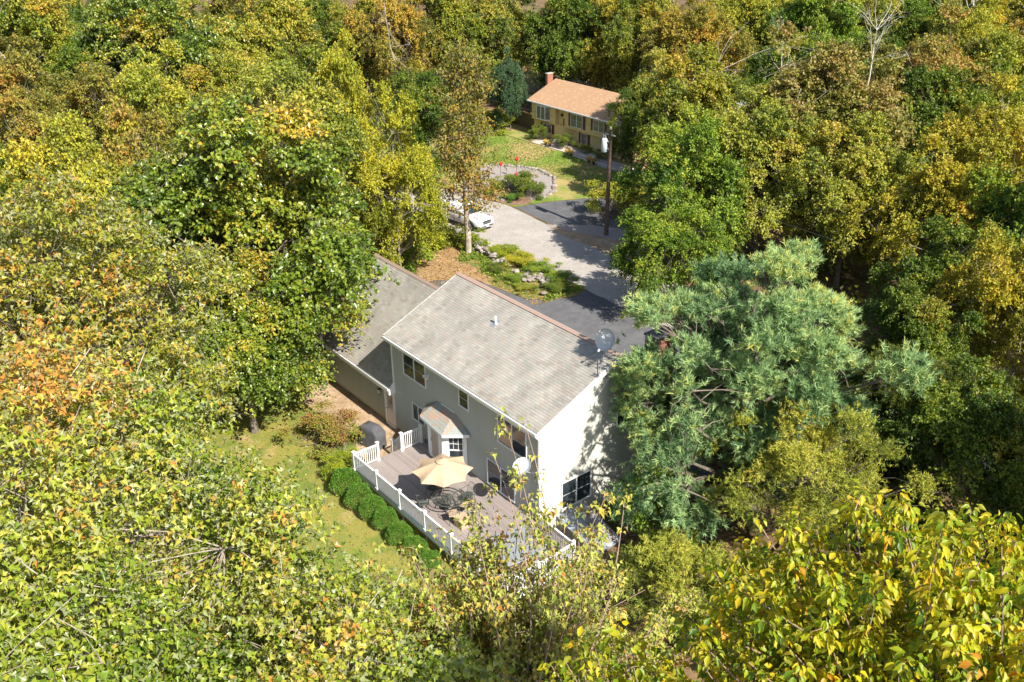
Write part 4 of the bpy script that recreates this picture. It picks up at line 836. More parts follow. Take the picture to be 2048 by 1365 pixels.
LM = {
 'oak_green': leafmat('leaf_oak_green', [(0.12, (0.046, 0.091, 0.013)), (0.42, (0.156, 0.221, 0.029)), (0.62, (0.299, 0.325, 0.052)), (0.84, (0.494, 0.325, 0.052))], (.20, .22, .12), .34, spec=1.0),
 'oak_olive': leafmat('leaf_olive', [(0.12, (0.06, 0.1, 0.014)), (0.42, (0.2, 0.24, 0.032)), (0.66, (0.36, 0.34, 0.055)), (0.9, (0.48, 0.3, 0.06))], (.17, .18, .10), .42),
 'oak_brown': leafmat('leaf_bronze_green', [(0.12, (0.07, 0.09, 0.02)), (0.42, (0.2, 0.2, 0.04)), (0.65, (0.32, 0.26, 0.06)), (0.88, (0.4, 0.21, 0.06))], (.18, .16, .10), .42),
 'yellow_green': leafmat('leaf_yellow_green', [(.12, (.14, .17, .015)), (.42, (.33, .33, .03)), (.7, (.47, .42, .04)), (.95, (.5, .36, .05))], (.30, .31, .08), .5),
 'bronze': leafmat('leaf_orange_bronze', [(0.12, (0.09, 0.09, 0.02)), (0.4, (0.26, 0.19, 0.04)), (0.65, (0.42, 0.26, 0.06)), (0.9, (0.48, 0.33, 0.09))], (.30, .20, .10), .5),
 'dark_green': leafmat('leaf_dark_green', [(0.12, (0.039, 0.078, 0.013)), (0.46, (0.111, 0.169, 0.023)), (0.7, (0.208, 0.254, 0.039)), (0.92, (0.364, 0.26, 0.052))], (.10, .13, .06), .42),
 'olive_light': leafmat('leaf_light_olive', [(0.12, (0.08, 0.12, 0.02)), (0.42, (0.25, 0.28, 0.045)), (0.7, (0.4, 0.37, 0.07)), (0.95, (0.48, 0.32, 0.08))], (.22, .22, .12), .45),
 'mustard': leafmat('leaf_mustard', [(0.12, (0.1, 0.12, 0.018)), (0.42, (0.28, 0.26, 0.035)), (0.7, (0.44, 0.35, 0.05)), (0.95, (0.5, 0.31, 0.06))], (.3, .25, .1), .5),
 'orange_tan': leafmat('leaf_orange_tan', [(0.12, (0.1, 0.11, 0.02)), (0.42, (0.27, 0.24, 0.045)), (0.68, (0.44, 0.31, 0.055)), (0.9, (0.5, 0.25, 0.055))], (.32, .24, .11), .5),
 'mauve_brown': leafmat('leaf_mauve_brown', [(0.12, (0.07, 0.09, 0.025)), (0.36, (0.2, 0.21, 0.05)), (0.6, (0.32, 0.26, 0.1)), (0.84, (0.33, 0.21, 0.13))], (.22, .18, .12), .5),
 'olive_yellow': leafmat('leaf_olive_yellow', [(0.12, (0.09, 0.13, 0.02)), (0.42, (0.29, 0.31, 0.04)), (0.72, (0.47, 0.43, 0.06)), (0.95, (0.52, 0.36, 0.06))], (.26, .25, .1), .5),
 'reddish_tips': leafmat('leaf_reddish_tips', [(0.15, (0.096, 0.108, 0.024)), (0.45, (0.252, 0.24, 0.054)), (0.66, (0.408, 0.276, 0.108)), (0.85, (0.504, 0.216, 0.12))], (.28, .24, .13), .5),
 'golden': leafmat('leaf_golden', [(0.12, (0.1, 0.11, 0.015)), (0.4, (0.29, 0.28, 0.03)), (0.68, (0.46, 0.38, 0.05)), (0.9, (0.52, 0.3, 0.04))], (.32, .27, .09), .5),
 'bright_green': leafmat('leaf_bright_green', [(0.15, (0.046, 0.098, 0.013)), (0.45, (0.156, 0.247, 0.029)), (0.75, (0.325, 0.377, 0.052)), (0.95, (0.468, 0.416, 0.078))], (.17, .22, .08), .45),
 'lime': leafmat('leaf_lime', [(.15, (.08, .13, .012)), (.45, (.22, .28, .02)), (.75, (.38, .40, .03)), (.95, (.44, .38, .04))], (.28, .30, .07), .5),
 'spruce_blue': leafmat('leaf_spruce', [(.2, (.03, .07, .045)), (.8, (.09, .15, .085))], None, .5, .15),
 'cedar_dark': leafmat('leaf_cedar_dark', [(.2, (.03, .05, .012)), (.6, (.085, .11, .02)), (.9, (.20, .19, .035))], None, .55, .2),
}
LM['slim_brown'] = leafmat('leaf_slim_brown', [(.12, (.10, .12, .03)), (.36, (.22, .20, .045)), (.58, (.38, .25, .06)), (.8, (.44, .19, .05))], (.30, .22, .13), .5)
LM['maple'] = leafmat('leaf_maple', [(.10, (.045, .095, .015)), (.36, (.15, .22, .03)), (.58, (.30, .35, .05)), (.80, (.45, .40, .10)), (.97, (.50, .22, .07))], (.34, .37, .20), .33, .38, .7)
LM['maple_far'] = leafmat('leaf_maple_far', [(.10, (.05, .09, .018)), (.38, (.16, .20, .03)), (.62, (.31, .31, .05)), (.84, (.46, .31, .07)), (.97, (.50, .18, .05))], (.33, .35, .20), .33, .38, .7)
LM['thin_maple'] = leafmat('leaf_thin_maple', [(.10, (.09, .13, .035)), (.38, (.25, .29, .07)), (.60, (.42, .42, .12)), (.82, (.50, .31, .09)), (.97, (.48, .16, .05))], (.34, .31, .20), .4, .35, .5)
LM['big_leaf'] = leafmat('leaf_big_elliptic', [(.08, (.05, .11, .010)), (.30, (.17, .25, .015)), (.48, (.38, .38, .02)), (.68, (.54, .40, .02)), (.90, (.52, .22, .03))], (.36, .34, .05), .42, .42, .6)
LM['pine'] = leafmat('needle_pine', [(.12, (.07, .14, .08)), (.40, (.24, .36, .235)), (.64, (.38, .48, .27)), (.88, (.56, .50, .18))], None, .5, .25, .4, (1.1, 1.2, .8))
LM['cedar'] = leafmat('needle_cedar', [(.12, (.10, .13, .03)), (.45, (.30, .32, .06)), (.75, (.48, .44, .10)), (.98, (.5, .36, .10))], None, .55, .2)
LM['boxwood'] = leafmat('leaf_boxwood', [(.15, (.03, .09, .015)), (.5, (.10, .22, .035)), (.9, (.22, .34, .06))], None, .4, .25)
LM['burning'] = leafmat('leaf_purple_red', [(.12, (.10, .15, .03)), (.38, (.24, .26, .05)), (.55, (.30, .19, .08)), (.75, (.27, .11, .08)), (.95, (.36, .13, .11))], None, .5, .25, tcol=(1.1, .9, .5))

PR = {}
for i in range(3):
    PR['oak%d' % i] = proto('oak', 11+i, None, R=6, H=6.3, zc=7.7, nl=26+4*i, nt=2400, lpt=31, tr=.17, size=.205, m=LM['oak_green'], tmpl=T_RH, lobe=.30, bottom=-.8, up=.25)
for i in range(2):
    PR['fine%d' % i] = proto('fine', 31+i, None, R=6, H=6.6, zc=7.4, nl=34, nt=2700, lpt=24, tr=.14, size=.20, lobe=.26, droop=.3, bottom=-.85, up=.45, m=LM['yellow_green'], r0=.16)

def tree(pk, x, y, top, R, mk, label, group=None, bk=None, cat='tree', name='tree'):
    me, tm, zc, R0, T0 = PR[pk]; t = thing(name, label, cat, (x, y, 0), rs.uniform(0, 6.28)); 
    if group: t['group'] = group
    k = top/T0; t.scale = (R/R0, R/R0, k)
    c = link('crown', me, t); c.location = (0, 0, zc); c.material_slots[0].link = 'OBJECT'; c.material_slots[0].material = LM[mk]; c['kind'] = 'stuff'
    u = link('trunk', tm, t); u.location = (0, 0, zc)
    if bk: u.material_slots[0].link = 'OBJECT'; u.material_slots[0].material = bk
    return t
TREES = [
 ('oak0', 24, 12, 17, 5.5, 'olive_light', 'tall olive tree outside the right edge, nearest of the four', ''),
 ('oak1', 27, 21, 18, 6, 'olive_light', 'tall olive tree outside the right edge beside the road', ''),
 ('oak2', 20, 29, 17, 5.5, 'olive_light', 'olive tree outside the right edge beyond the road', ''),
 ('oak0', 33, 30, 18, 6, 'olive_light', 'olive tree farthest outside the right edge', ''),
 ('oak0', -21.68, -3.39, 17, 7.5, 'oak_green', 'tall glossy green oak with orange tips beyond the garage, the largest crown there', ''),
 ('oak1', -16.94, -6.17, 10.5, 4.9, 'oak_green', 'lower glossy green oak crown overhanging the left end of the garage roof', ''),
 ('oak2', -66.62, 9.69, 19, 7.5, 'oak_green', 'glossy green oak at the top edge behind the largest oak', ''),
 ('oak1', -68.95, 20.39, 18, 7, 'oak_olive', 'olive green oak at the top edge left of the bright yellow green birch', ''),
 ('oak0', -81.48, 3.16, 17, 6.5, 'oak_olive', 'brownish green oak with bare dead limbs in the upper left corner', ''),
 ('oak2', -54.56, -0.8, 14, 5.5, 'oak_brown', 'bronze green oak just below the upper left corner oak', ''),
 ('fine0', -38.82, 12.98, 16.5, 4.0, 'yellow_green', 'tall narrow bright yellow green birch rising above the oaks left of the road', ''),
 ('fine1', -29.84, 11.6, 12, 3.6, 'yellow_green', 'lower spreading yellow green birch hanging over the road end', ''),
 ('fine0', -37.76, 9.95, 12, 3.5, 'yellow_green', 'yellow green birch crown squeezed between oak and tall birch', ''),
 ('oak1', -71.3, 38.08, 16, 5, 'orange_tan', 'orange bronze tree with tangled bare twigs at the top left of centre', ''),
 ('oak0', -72.83, 46.9, 17, 6, 'oak_olive', 'olive and tan tree at the top edge above the road bend', ''),
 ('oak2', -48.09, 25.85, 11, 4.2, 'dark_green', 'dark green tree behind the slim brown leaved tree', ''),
 ('fine1', -58.34, 44.58, 9, 2.3, 'spruce_blue', 'small dark blue green evergreen left of the yellow house', ''),
 ('oak1', -68.62, 52.01, 15, 5, 'olive_light', 'light olive tree behind the blue green evergreen', ''),
 ('oak0', -60.83, 54.81, 16, 5.5, 'dark_green', 'dark green tree behind the chimney of the yellow house', ''),
 ('oak2', -57.31, 58.67, 16, 5, 'mustard', 'mustard yellow tree at the top edge right of the yellow house chimney', ''),
 ('fine0', -38.0, 43.6, 9, 2.5, 'dark_green', 'dark green feathery tree hiding the right end of the yellow house', ''),
 ('oak1', -17.19, 28.56, 12.5, 4.6, 'bright_green', 'bright green maple crown over the road right of the utility pole', ''),
 ('fine1', -12.3, 21.47, 9, 3.4, 'bright_green', 'green tree in half shade at the road edge between pole and pine', ''),
 ('oak2', -42.29, 56.98, 15, 5, 'orange_tan', 'orange tipped round tree above the bright green maple', ''),
 ('oak1', -37.69, 46.14, 12, 3.4, 'olive_light', 'pale olive tree left of the orange tipped round tree', ''),
 ('fine0', -15.4, 40.42, 17, 6.8, 'mauve_brown', 'large mauve brown tree with bare bleached branches at its top', ''),
 ('oak2', -14.81, 33.59, 13, 5, 'olive_light', 'olive green tree below the large mauve brown tree, left side', ''),
 ('oak0', -8.52, 34.9, 12, 4.8, 'olive_light', 'olive tree right of the blue green pine top', ''),
 ('oak1', -48.69, 73.16, 17, 5.5, 'olive_yellow', 'yellow green tree at the top edge left of the bleached branches', ''),
 ('oak2', -47.22, 86.77, 17, 5.5, 'olive_yellow', 'yellow green tree at the top edge above the bleached branches', ''),
 ('fine1', -16.36, 56.71, 16, 6.2, 'reddish_tips', 'rounded olive tree with pinkish red tips in the upper right', ''),
 ('fine0', -27.27, 85.89, 17, 5.5, 'golden', 'golden yellow tree in the upper right corner', ''),
 ('fine1', -3.69, 43.4, 14, 5.2, 'golden', 'golden leaved birch at the right edge below the pink tipped tree', ''),
 ('fine0', -1.83, 34.8, 12, 4.6, 'golden', 'golden green birch left of the right edge birch', ''),
 ('fine1', -6.99, 38.84, 7, 3.6, 'lime', 'low bright lime green tree in sun behind the pine', ''),
 ('oak1', 3.16, 28.73, 10, 3.8, 'dark_green', 'dark shaded tree in front of the golden birches', ''),  # leaf colour picked darker to carry the shade on this side
 ('oak2', 7.39, 25.36, 11, 3.4, 'golden', 'golden leaved tree at the right edge in half shade', ''),
 ('oak0', 5.76, 19.96, 9, 3.0, 'dark_green', 'thin dark tree letting the road show through, right of the pine', ''),  # darker leaf colour stands in for shade here
 ('oak2', 12.57, 13.68, 9, 3.4, 'dark_green', 'dark oak in shade near the right edge above the big leaved tree', ''),  # shade is put into the dark leaf colour
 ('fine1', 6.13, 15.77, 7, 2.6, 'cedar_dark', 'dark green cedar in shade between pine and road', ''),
 ('oak1', -47.66, -7.97, 14, 5, 'oak_brown', 'bronze green tree at the left edge above the near maple', ''),
 ('fine1', -61.87, 11.67, 9, 3, 'bright_green', 'small bright green tree in the gap between the upper left oaks', ''),
 ('fine1', -120.2, 1.3, 12.7, 5.2, 'olive_light', 'shorter light olive woodland tree, second row of crowns, left edge of view', 'light olive trees in the woods'),
 ('fine1', -114.9, -1.4, 15.2, 5.4, 'olive_yellow', 'tall yellow green woodland tree, second row of crowns, left edge of view', 'yellow green trees in the woods'),
 ('oak0', -111.0, 6.8, 15.5, 5.4, 'oak_olive', 'tall olive green woodland tree, second row of crowns, left edge of view', 'olive green trees in the woods'),
 ('oak1', -114.8, 12.0, 15.2, 5.6, 'oak_olive', 'tall olive green woodland tree, second row of crowns, left edge of view', 'olive green trees in the woods'),
 ('fine0', -107.2, 10.7, 13.6, 4.2, 'oak_brown', 'shorter bronze brown woodland tree, second row of crowns, left edge of view', 'bronze brown trees in the woods'),
 ('oak2', -104.4, -0.5, 15.3, 5.2, 'olive_light', 'tall light olive woodland tree, second row of crowns, left edge of view', 'light olive trees in the woods'),
 ('oak0', -97.5, 5.5, 15.2, 4.9, 'bright_green', 'tall bright green woodland tree, second row of crowns, left edge of view', 'bright green trees in the woods'),
 ('oak2', -100.7, 17.1, 15.2, 5.6, 'dark_green', 'tall dark green woodland tree, second row of crowns, left edge of view', 'dark green trees in the woods'),
 ('oak0', -98.3, 30.0, 13.2, 4.9, 'oak_brown', 'shorter bronze brown woodland tree, second row of crowns, left third of view', 'bronze brown trees in the woods'),
 ('fine1', -93.4, -4.9, 15.9, 4.9, 'olive_light', 'tall light olive woodland tree, second row of crowns, left edge of view', 'light olive trees in the woods'),
 ('oak1', -97.0, -0.0, 13.4, 4.3, 'bright_green', 'shorter bright green woodland tree, second row of crowns, left edge of view', 'bright green trees in the woods'),
 ('fine1', -91.9, 7.1, 15.0, 5.0, 'dark_green', 'tall dark green woodland tree, second row of crowns, left edge of view', 'dark green trees in the woods'),
 ('oak0', -91.3, 17.4, 15.8, 4.9, 'olive_yellow', 'tall yellow green woodland tree, second row of crowns, left third of view', 'yellow green trees in the woods'),
 ('fine1', -94.3, 35.8, 12.3, 5.6, 'olive_yellow', 'shorter yellow green woodland tree, second row of crowns, left third of view', 'yellow green trees in the woods'),
 ('oak1', -86.3, -6.4, 15.3, 6.0, 'dark_green', 'tall dark green woodland tree, second row of crowns, left edge of view', 'dark green trees in the woods'),
 ('oak2', -90.1, 0.8, 13.5, 5.6, 'olive_light', 'shorter light olive woodland tree, second row of crowns, left edge of view', 'light olive trees in the woods'),
 ('oak0', -84.7, 29.4, 12.3, 5.1, 'oak_brown', 'shorter bronze brown woodland tree, second row of crowns, left third of view', 'bronze brown trees in the woods'),
 ('oak0', -88.0, 35.4, 14.6, 4.6, 'dark_green', 'tall dark green woodland tree, second row of crowns, left third of view', 'dark green trees in the woods'),
 ('oak1', -83.0, 11.4, 13.7, 5.3, 'olive_light', 'shorter light olive woodland tree, second row of crowns, left third of view', 'light olive trees in the woods'),
 ('fine0', -81.5, 17.9, 13.5, 5.7, 'olive_yellow', 'shorter yellow green woodland tree, second row of crowns, left third of view', 'yellow green trees in the woods'),
 ('oak1', -80.8, 42.0, 15.5, 5.3, 'oak_olive', 'tall olive green woodland tree, second row of crowns, middle of view', 'olive green trees in the woods'),
 ('oak1', -79.1, 53.2, 12.0, 4.8, 'oak_olive', 'shorter olive green woodland tree, second row of crowns, middle of view', 'olive green trees in the woods'),
 ('oak1', -74.7, -6.8, 14.3, 4.5, 'olive_yellow', 'tall yellow green woodland tree, midway up the woods, left edge of view', 'yellow green trees in the woods'),
 ('oak0', -75.3, 7.2, 15.1, 5.7, 'bright_green', 'tall bright green woodland tree, second row of crowns, left edge of view', 'bright green trees in the woods'),
 ('oak1', -76.9, 35.5, 12.5, 5.1, 'dark_green', 'shorter dark green woodland tree, second row of crowns, middle of view', 'dark green trees in the woods'),
 ('oak2', -67.8, -4.5, 12.7, 4.7, 'olive_yellow', 'shorter yellow green woodland tree, midway up the woods, left edge of view', 'yellow green trees in the woods'),
 ('oak0', -70.0, 1.0, 12.4, 5.7, 'dark_green', 'shorter dark green woodland tree, midway up the woods, left edge of view', 'dark green trees in the woods'),
 ('oak2', -66.5, 63.3, 14.7, 5.6, 'oak_brown', 'tall bronze brown woodland tree, second row of crowns, centre right of view', 'bronze brown trees in the woods'),
 ('oak2', -59.9, -6.6, 15.5, 5.4, 'oak_brown', 'tall bronze brown woodland tree, midway up the woods, left edge of view', 'bronze brown trees in the woods'),
 ('fine0', -59.0, 4.2, 11.6, 4.5, 'oak_olive', 'shorter olive green woodland tree, midway up the woods, left third of view', 'olive green trees in the woods'),
 ('fine0', -61.6, 16.4, 12.6, 4.3, 'olive_yellow', 'shorter yellow green woodland tree, midway up the woods, left third of view', 'yellow green trees in the woods'),
 ('fine0', -64.2, 70.9, 15.0, 5.3, 'oak_brown', 'tall bronze brown woodland tree, at the top edge, centre right of view', 'bronze brown trees in the woods'),
 ('fine1', -58.5, -12.5, 14.4, 4.2, 'bright_green', 'tall bright green woodland tree, midway up the woods, left edge of view', 'bright green trees in the woods'),
 ('oak0', -56.2, 13.1, 13.5, 5.7, 'olive_light', 'shorter light olive woodland tree, midway up the woods, left third of view', 'light olive trees in the woods'),
 ('oak2', -57.6, 79.9, 13.9, 4.4, 'olive_light', 'shorter light olive woodland tree, second row of crowns, right third of view', 'light olive trees in the woods'),
 ('oak0', -54.1, 88.1, 14.6, 5.2, 'dark_green', 'tall dark green woodland tree, at the top edge, right third of view', 'dark green trees in the woods'),
 ('oak2', -51.0, -13.5, 12.0, 5.4, 'olive_light', 'shorter light olive woodland tree, low in the woods, left edge of view', 'light olive trees in the woods'),
 ('oak0', -49.2, 7.0, 13.6, 5.2, 'oak_olive', 'shorter olive green woodland tree, midway up the woods, left third of view', 'olive green trees in the woods'),
 ('oak2', -51.6, 58.0, 15.4, 4.8, 'oak_olive', 'tall olive green woodland tree, second row of crowns, centre right of view', 'olive green trees in the woods'),
 ('oak1', -46.8, 63.1, 13.1, 4.4, 'oak_olive', 'shorter olive green woodland tree, second row of crowns, right third of view', 'olive green trees in the woods'),
 ('oak0', -49.4, 79.8, 14.9, 4.7, 'bright_green', 'tall bright green woodland tree, second row of crowns, right third of view', 'bright green trees in the woods'),
 ('oak2', -46.6, 96.8, 14.4, 5.6, 'olive_light', 'tall light olive woodland tree, at the top edge, right edge of view', 'light olive trees in the woods'),
 ('fine0', -44.5, 0.6, 16.3, 5.7, 'olive_yellow', 'tall yellow green woodland tree, midway up the woods, left third of view', 'yellow green trees in the woods'),
 ('fine1', -44.1, 11.9, 13.5, 5.5, 'dark_green', 'shorter dark green woodland tree, midway up the woods, left third of view', 'dark green trees in the woods'),
 ('oak0', -37.0, -16.4, 11.8, 5.6, 'olive_light', 'shorter light olive woodland tree, low in the woods, left edge of view', 'light olive trees in the woods'),
 ('oak2', -36.5, -10.0, 12.7, 4.7, 'dark_green', 'shorter dark green woodland tree, low in the woods, left edge of view', 'dark green trees in the woods'),
 ('oak2', -35.1, 5.6, 16.1, 5.4, 'olive_light', 'tall light olive woodland tree, midway up the woods, left third of view', 'light olive trees in the woods'),
 ('oak1', -35.5, 64.1, 11.5, 4.8, 'bright_green', 'shorter bright green woodland tree, midway up the woods, right third of view', 'bright green trees in the woods'),
 ('oak0', -37.0, 70.4, 16.0, 5.8, 'bright_green', 'tall bright green woodland tree, second row of crowns, right third of view', 'bright green trees in the woods'),
 ('fine1', -39.8, 81.9, 15.9, 5.3, 'olive_light', 'tall light olive woodland tree, second row of crowns, right third of view', 'light olive trees in the woods'),
 ('oak0', -36.6, 87.3, 15.2, 4.7, 'bright_green', 'tall bright green woodland tree, second row of crowns, right edge of view', 'bright green trees in the woods'),
 ('oak2', -40.0, 93.9, 14.6, 4.3, 'oak_brown', 'tall bronze brown woodland tree, second row of crowns, right edge of view', 'bronze brown trees in the woods'),
 ('oak1', -34.3, 99.7, 16.2, 4.8, 'olive_light', 'tall light olive woodland tree, at the top edge, right edge of view', 'light olive trees in the woods'),
 ('oak1', -35.6, 108.1, 13.2, 4.2, 'dark_green', 'shorter dark green woodland tree, second row of crowns, right edge of view', 'dark green trees in the woods'),
 ('oak1', -29.4, -5.2, 15.9, 4.4, 'oak_brown', 'tall bronze brown woodland tree, low in the woods, left third of view', 'bronze brown trees in the woods'),
 ('fine0', -31.2, 1.9, 13.7, 4.4, 'oak_olive', 'shorter olive green woodland tree, low in the woods, left third of view', 'olive green trees in the woods'),
 ('oak0', -27.4, 40.2, 13.4, 5.2, 'oak_olive', 'shorter olive green woodland tree, midway up the woods, right third of view', 'olive green trees in the woods'),
 ('oak0', -27.6, 53.8, 12.8, 5.0, 'dark_green', 'shorter dark green woodland tree, midway up the woods, right third of view', 'dark green trees in the woods'),
 ('fine0', -26.8, 61.9, 12.7, 5.0, 'dark_green', 'shorter dark green woodland tree, midway up the woods, right third of view', 'dark green trees in the woods'),
 ('oak0', -30.4, 75.6, 12.5, 5.7, 'dark_green', 'shorter dark green woodland tree, second row of crowns, right edge of view', 'dark green trees in the woods'),
 ('fine1', -33.0, 91.3, 14.2, 5.0, 'bright_green', 'shorter bright green woodland tree, second row of crowns, right edge of view', 'bright green trees in the woods'),
 ('fine1', -30.0, 103.6, 15.4, 5.9, 'olive_light', 'tall light olive woodland tree, at the top edge, right edge of view', 'light olive trees in the woods'),
 ('oak2', -29.5, 111.1, 11.6, 4.4, 'olive_yellow', 'shorter yellow green woodland tree, second row of crowns, right edge of view', 'yellow green trees in the woods'),
 ('oak0', -22.6, -18.4, 12.7, 4.6, 'olive_yellow', 'shorter yellow green woodland tree, low in the woods, left edge of view', 'yellow green trees in the woods'),
 ('oak0', -26.6, -10.5, 15.6, 4.7, 'olive_yellow', 'tall yellow green woodland tree, low in the woods, left edge of view', 'yellow green trees in the woods'),
 ('fine0', -22.2, 50.4, 15.6, 4.4, 'bright_green', 'tall bright green woodland tree, midway up the woods, right third of view', 'bright green trees in the woods'),
 ('oak2', -24.2, 75.8, 15.1, 4.7, 'olive_yellow', 'tall yellow green woodland tree, second row of crowns, right edge of view', 'yellow green trees in the woods'),
 ('oak0', -26.1, 92.3, 14.6, 5.9, 'oak_olive', 'tall olive green woodland tree, second row of crowns, right edge of view', 'olive green trees in the woods'),
 ('fine0', -20.4, 70.3, 15.0, 5.0, 'olive_yellow', 'tall yellow green woodland tree, second row of crowns, right edge of view', 'yellow green trees in the woods'),
 ('fine1', -15.4, 76.3, 11.8, 5.2, 'olive_light', 'shorter light olive woodland tree, midway up the woods, right edge of view', 'light olive trees in the woods'),
 ('oak1', -20.1, 82.1, 12.9, 5.4, 'oak_brown', 'shorter bronze brown woodland tree, second row of crowns, right edge of view', 'bronze brown trees in the woods'),
 ('fine1', -20.2, 92.4, 12.5, 4.6, 'olive_light', 'shorter light olive woodland tree, second row of crowns, right edge of view', 'light olive trees in the woods'),
 ('fine0', -10.6, 50.5, 14.3, 5.5, 'dark_green', 'shorter dark green woodland tree, midway up the woods, right edge of view', 'dark green trees in the woods'),
 ('oak2', -11.4, 61.6, 15.3, 5.6, 'olive_yellow', 'tall yellow green woodland tree, midway up the woods, right edge of view', 'yellow green trees in the woods'),
 ('fine1', -13.9, 68.1, 14.8, 4.6, 'olive_yellow', 'tall yellow green woodland tree, midway up the woods, right edge of view', 'yellow green trees in the woods'),
 ('fine1', -8.1, 68.9, 11.9, 5.2, 'dark_green', 'shorter dark green woodland tree, midway up the woods, right edge of view', 'dark green trees in the woods'),
 ('oak1', 5.4, 35.6, 14.0, 4.8, 'bright_green', 'shorter bright green woodland tree, low in the woods, right edge of view', 'bright green trees in the woods'),
]

for (pk, x, y, top, R, mk, label, grp) in TREES:
    bk = bark_pale if mk in ('oak_brown', 'mauve_brown', 'bronze', 'yellow_green', 'golden') else None
    tree(pk, x, y, top, R, mk, label, grp or None, bk)

# bleached bare branches standing out of the mauve brown tree, and other dead limbs
def dead_branches(base, h, spread, n, label, r=.07, seed=0, m=bark_dead, cat='dead branches'):
    rg = np.random.default_rng(seed); t = thing('dead_limb', label, cat, base)
    mb = MB(); 
    def grow(p, d, L, r, lev):
        q = [p]; 
        for i in range(4):
            d = (d+Vector(rg.normal(size=3))*.16+Vector((0, 0, .04))).normalized(); q.append(q[-1]+d*L/4)
        mb.tube(q, [r*(1-.17*i) for i in range(5)], 5 if lev < 2 else 3, False)
        if lev < 3:
            for j in range(3 if lev else n):
                s = q[1+rg.integers(4)]; dd = (d+Vector(rg.normal(size=3))*spread).normalized(); grow(s, dd, L*.58, r*.5, lev+1)
    grow(Vector((0, 0, 0)), Vector((0, 0, 1)), h, r, 0); obj('branches', mb, m, t); return t
dead_branches((-12.6, 41.6, 12.3), 4.4, .75, 8, 'bleached bare branches rising from the mauve brown tree', .05, 1)
dead_branches((-18.6, 39.6, 12.0), 3.2, .75, 6, 'smaller bleached branches left of the largest bare branches', .04, 2)
dead_branches((-67.5, -2.6, 2), 14.5, .6, 7, 'tall bare dead trunk with broken limbs at the upper left edge', .30, 3, bark_pale, 'dead tree')
dead_branches((-24.4, 80.0, 6), 12.0, .5, 7, 'dead pale tree with thin bare branches at the top right', .2, 4, bark_dead, 'dead tree')
dead_branches((-59.8, 30.7, 9.4), 6.0, .9, 8, 'tangled bare twigs in the bronze tree at the top', .05, 5, bark_pale)
dead_branches((-34.2, 39.4, 0), 12.5, .3, 4, 'tall pale bare trunk at the right end of the yellow house', .17, 6, bark_pale, 'dead tree')


# slim brown leaved tree before the pickup
def slim_tree():
    rng = np.random.default_rng(77); H = 15.8
    t = thing('slim_tree', 'slim tall tree with brown orange leaves and pale trunk standing before the pickup', 'tree', (-30.9, 18.45, 0))
    mb = MB(); P = [Vector((.15*math.sin(i*.7), .1*math.cos(i), H*i/12)) for i in range(13)]
    mb.tube(P, [.26-.235*i/12 for i in range(13)], 9); tp = []
    for i in range(58):
        z = 3.2+(H-3.6)*(i/58)**.95; a = i*2.4+rng.normal()*.3; L = (3.3-1.9*((z-3)/(H-3)))*rng.uniform(.5, 1.1); s = P[0].lerp(P[-1], z/H)
        e = s+Vector((math.cos(a)*L, math.sin(a)*L, L*.35+rng.normal()*.3)); mdl = s.lerp(e, .5)+Vector((0, 0, -.12))
        mb.tube([s, mdl, e], [.05, .03, .012], 4, False)
        for j in range(11):
            q = s.lerp(e, rng.uniform(.35, 1.05)); tp.append((q.x+rng.normal()*.38, q.y+rng.normal()*.38, q.z+rng.normal()*.28))
    obj('trunk', mb, bark_pale, t); tp = np.array(tp); ti = np.repeat(np.arange(len(tp)), 12); N = len(ti)
    pos = tp[ti]+rng.normal(size=(N, 3))*.22; d = unit(pos*np.array([1, 1, 0])+.01)
    me = leaves('crown', pos, unit(d*.5+rng.normal(size=(N, 3))*.7+np.array([0, 0, -.6])), up_normals(rng, d), 0.23*rng.uniform(.7, 1.2, N), .42+rng.normal(0, .12, len(tp))[ti]-.18*(pos[:, 2]-8)/8+rng.normal(0, .13, N), T_KT, LM['slim_brown'])
    c = link('crown', me, t); c['kind'] = 'stuff'
slim_tree()

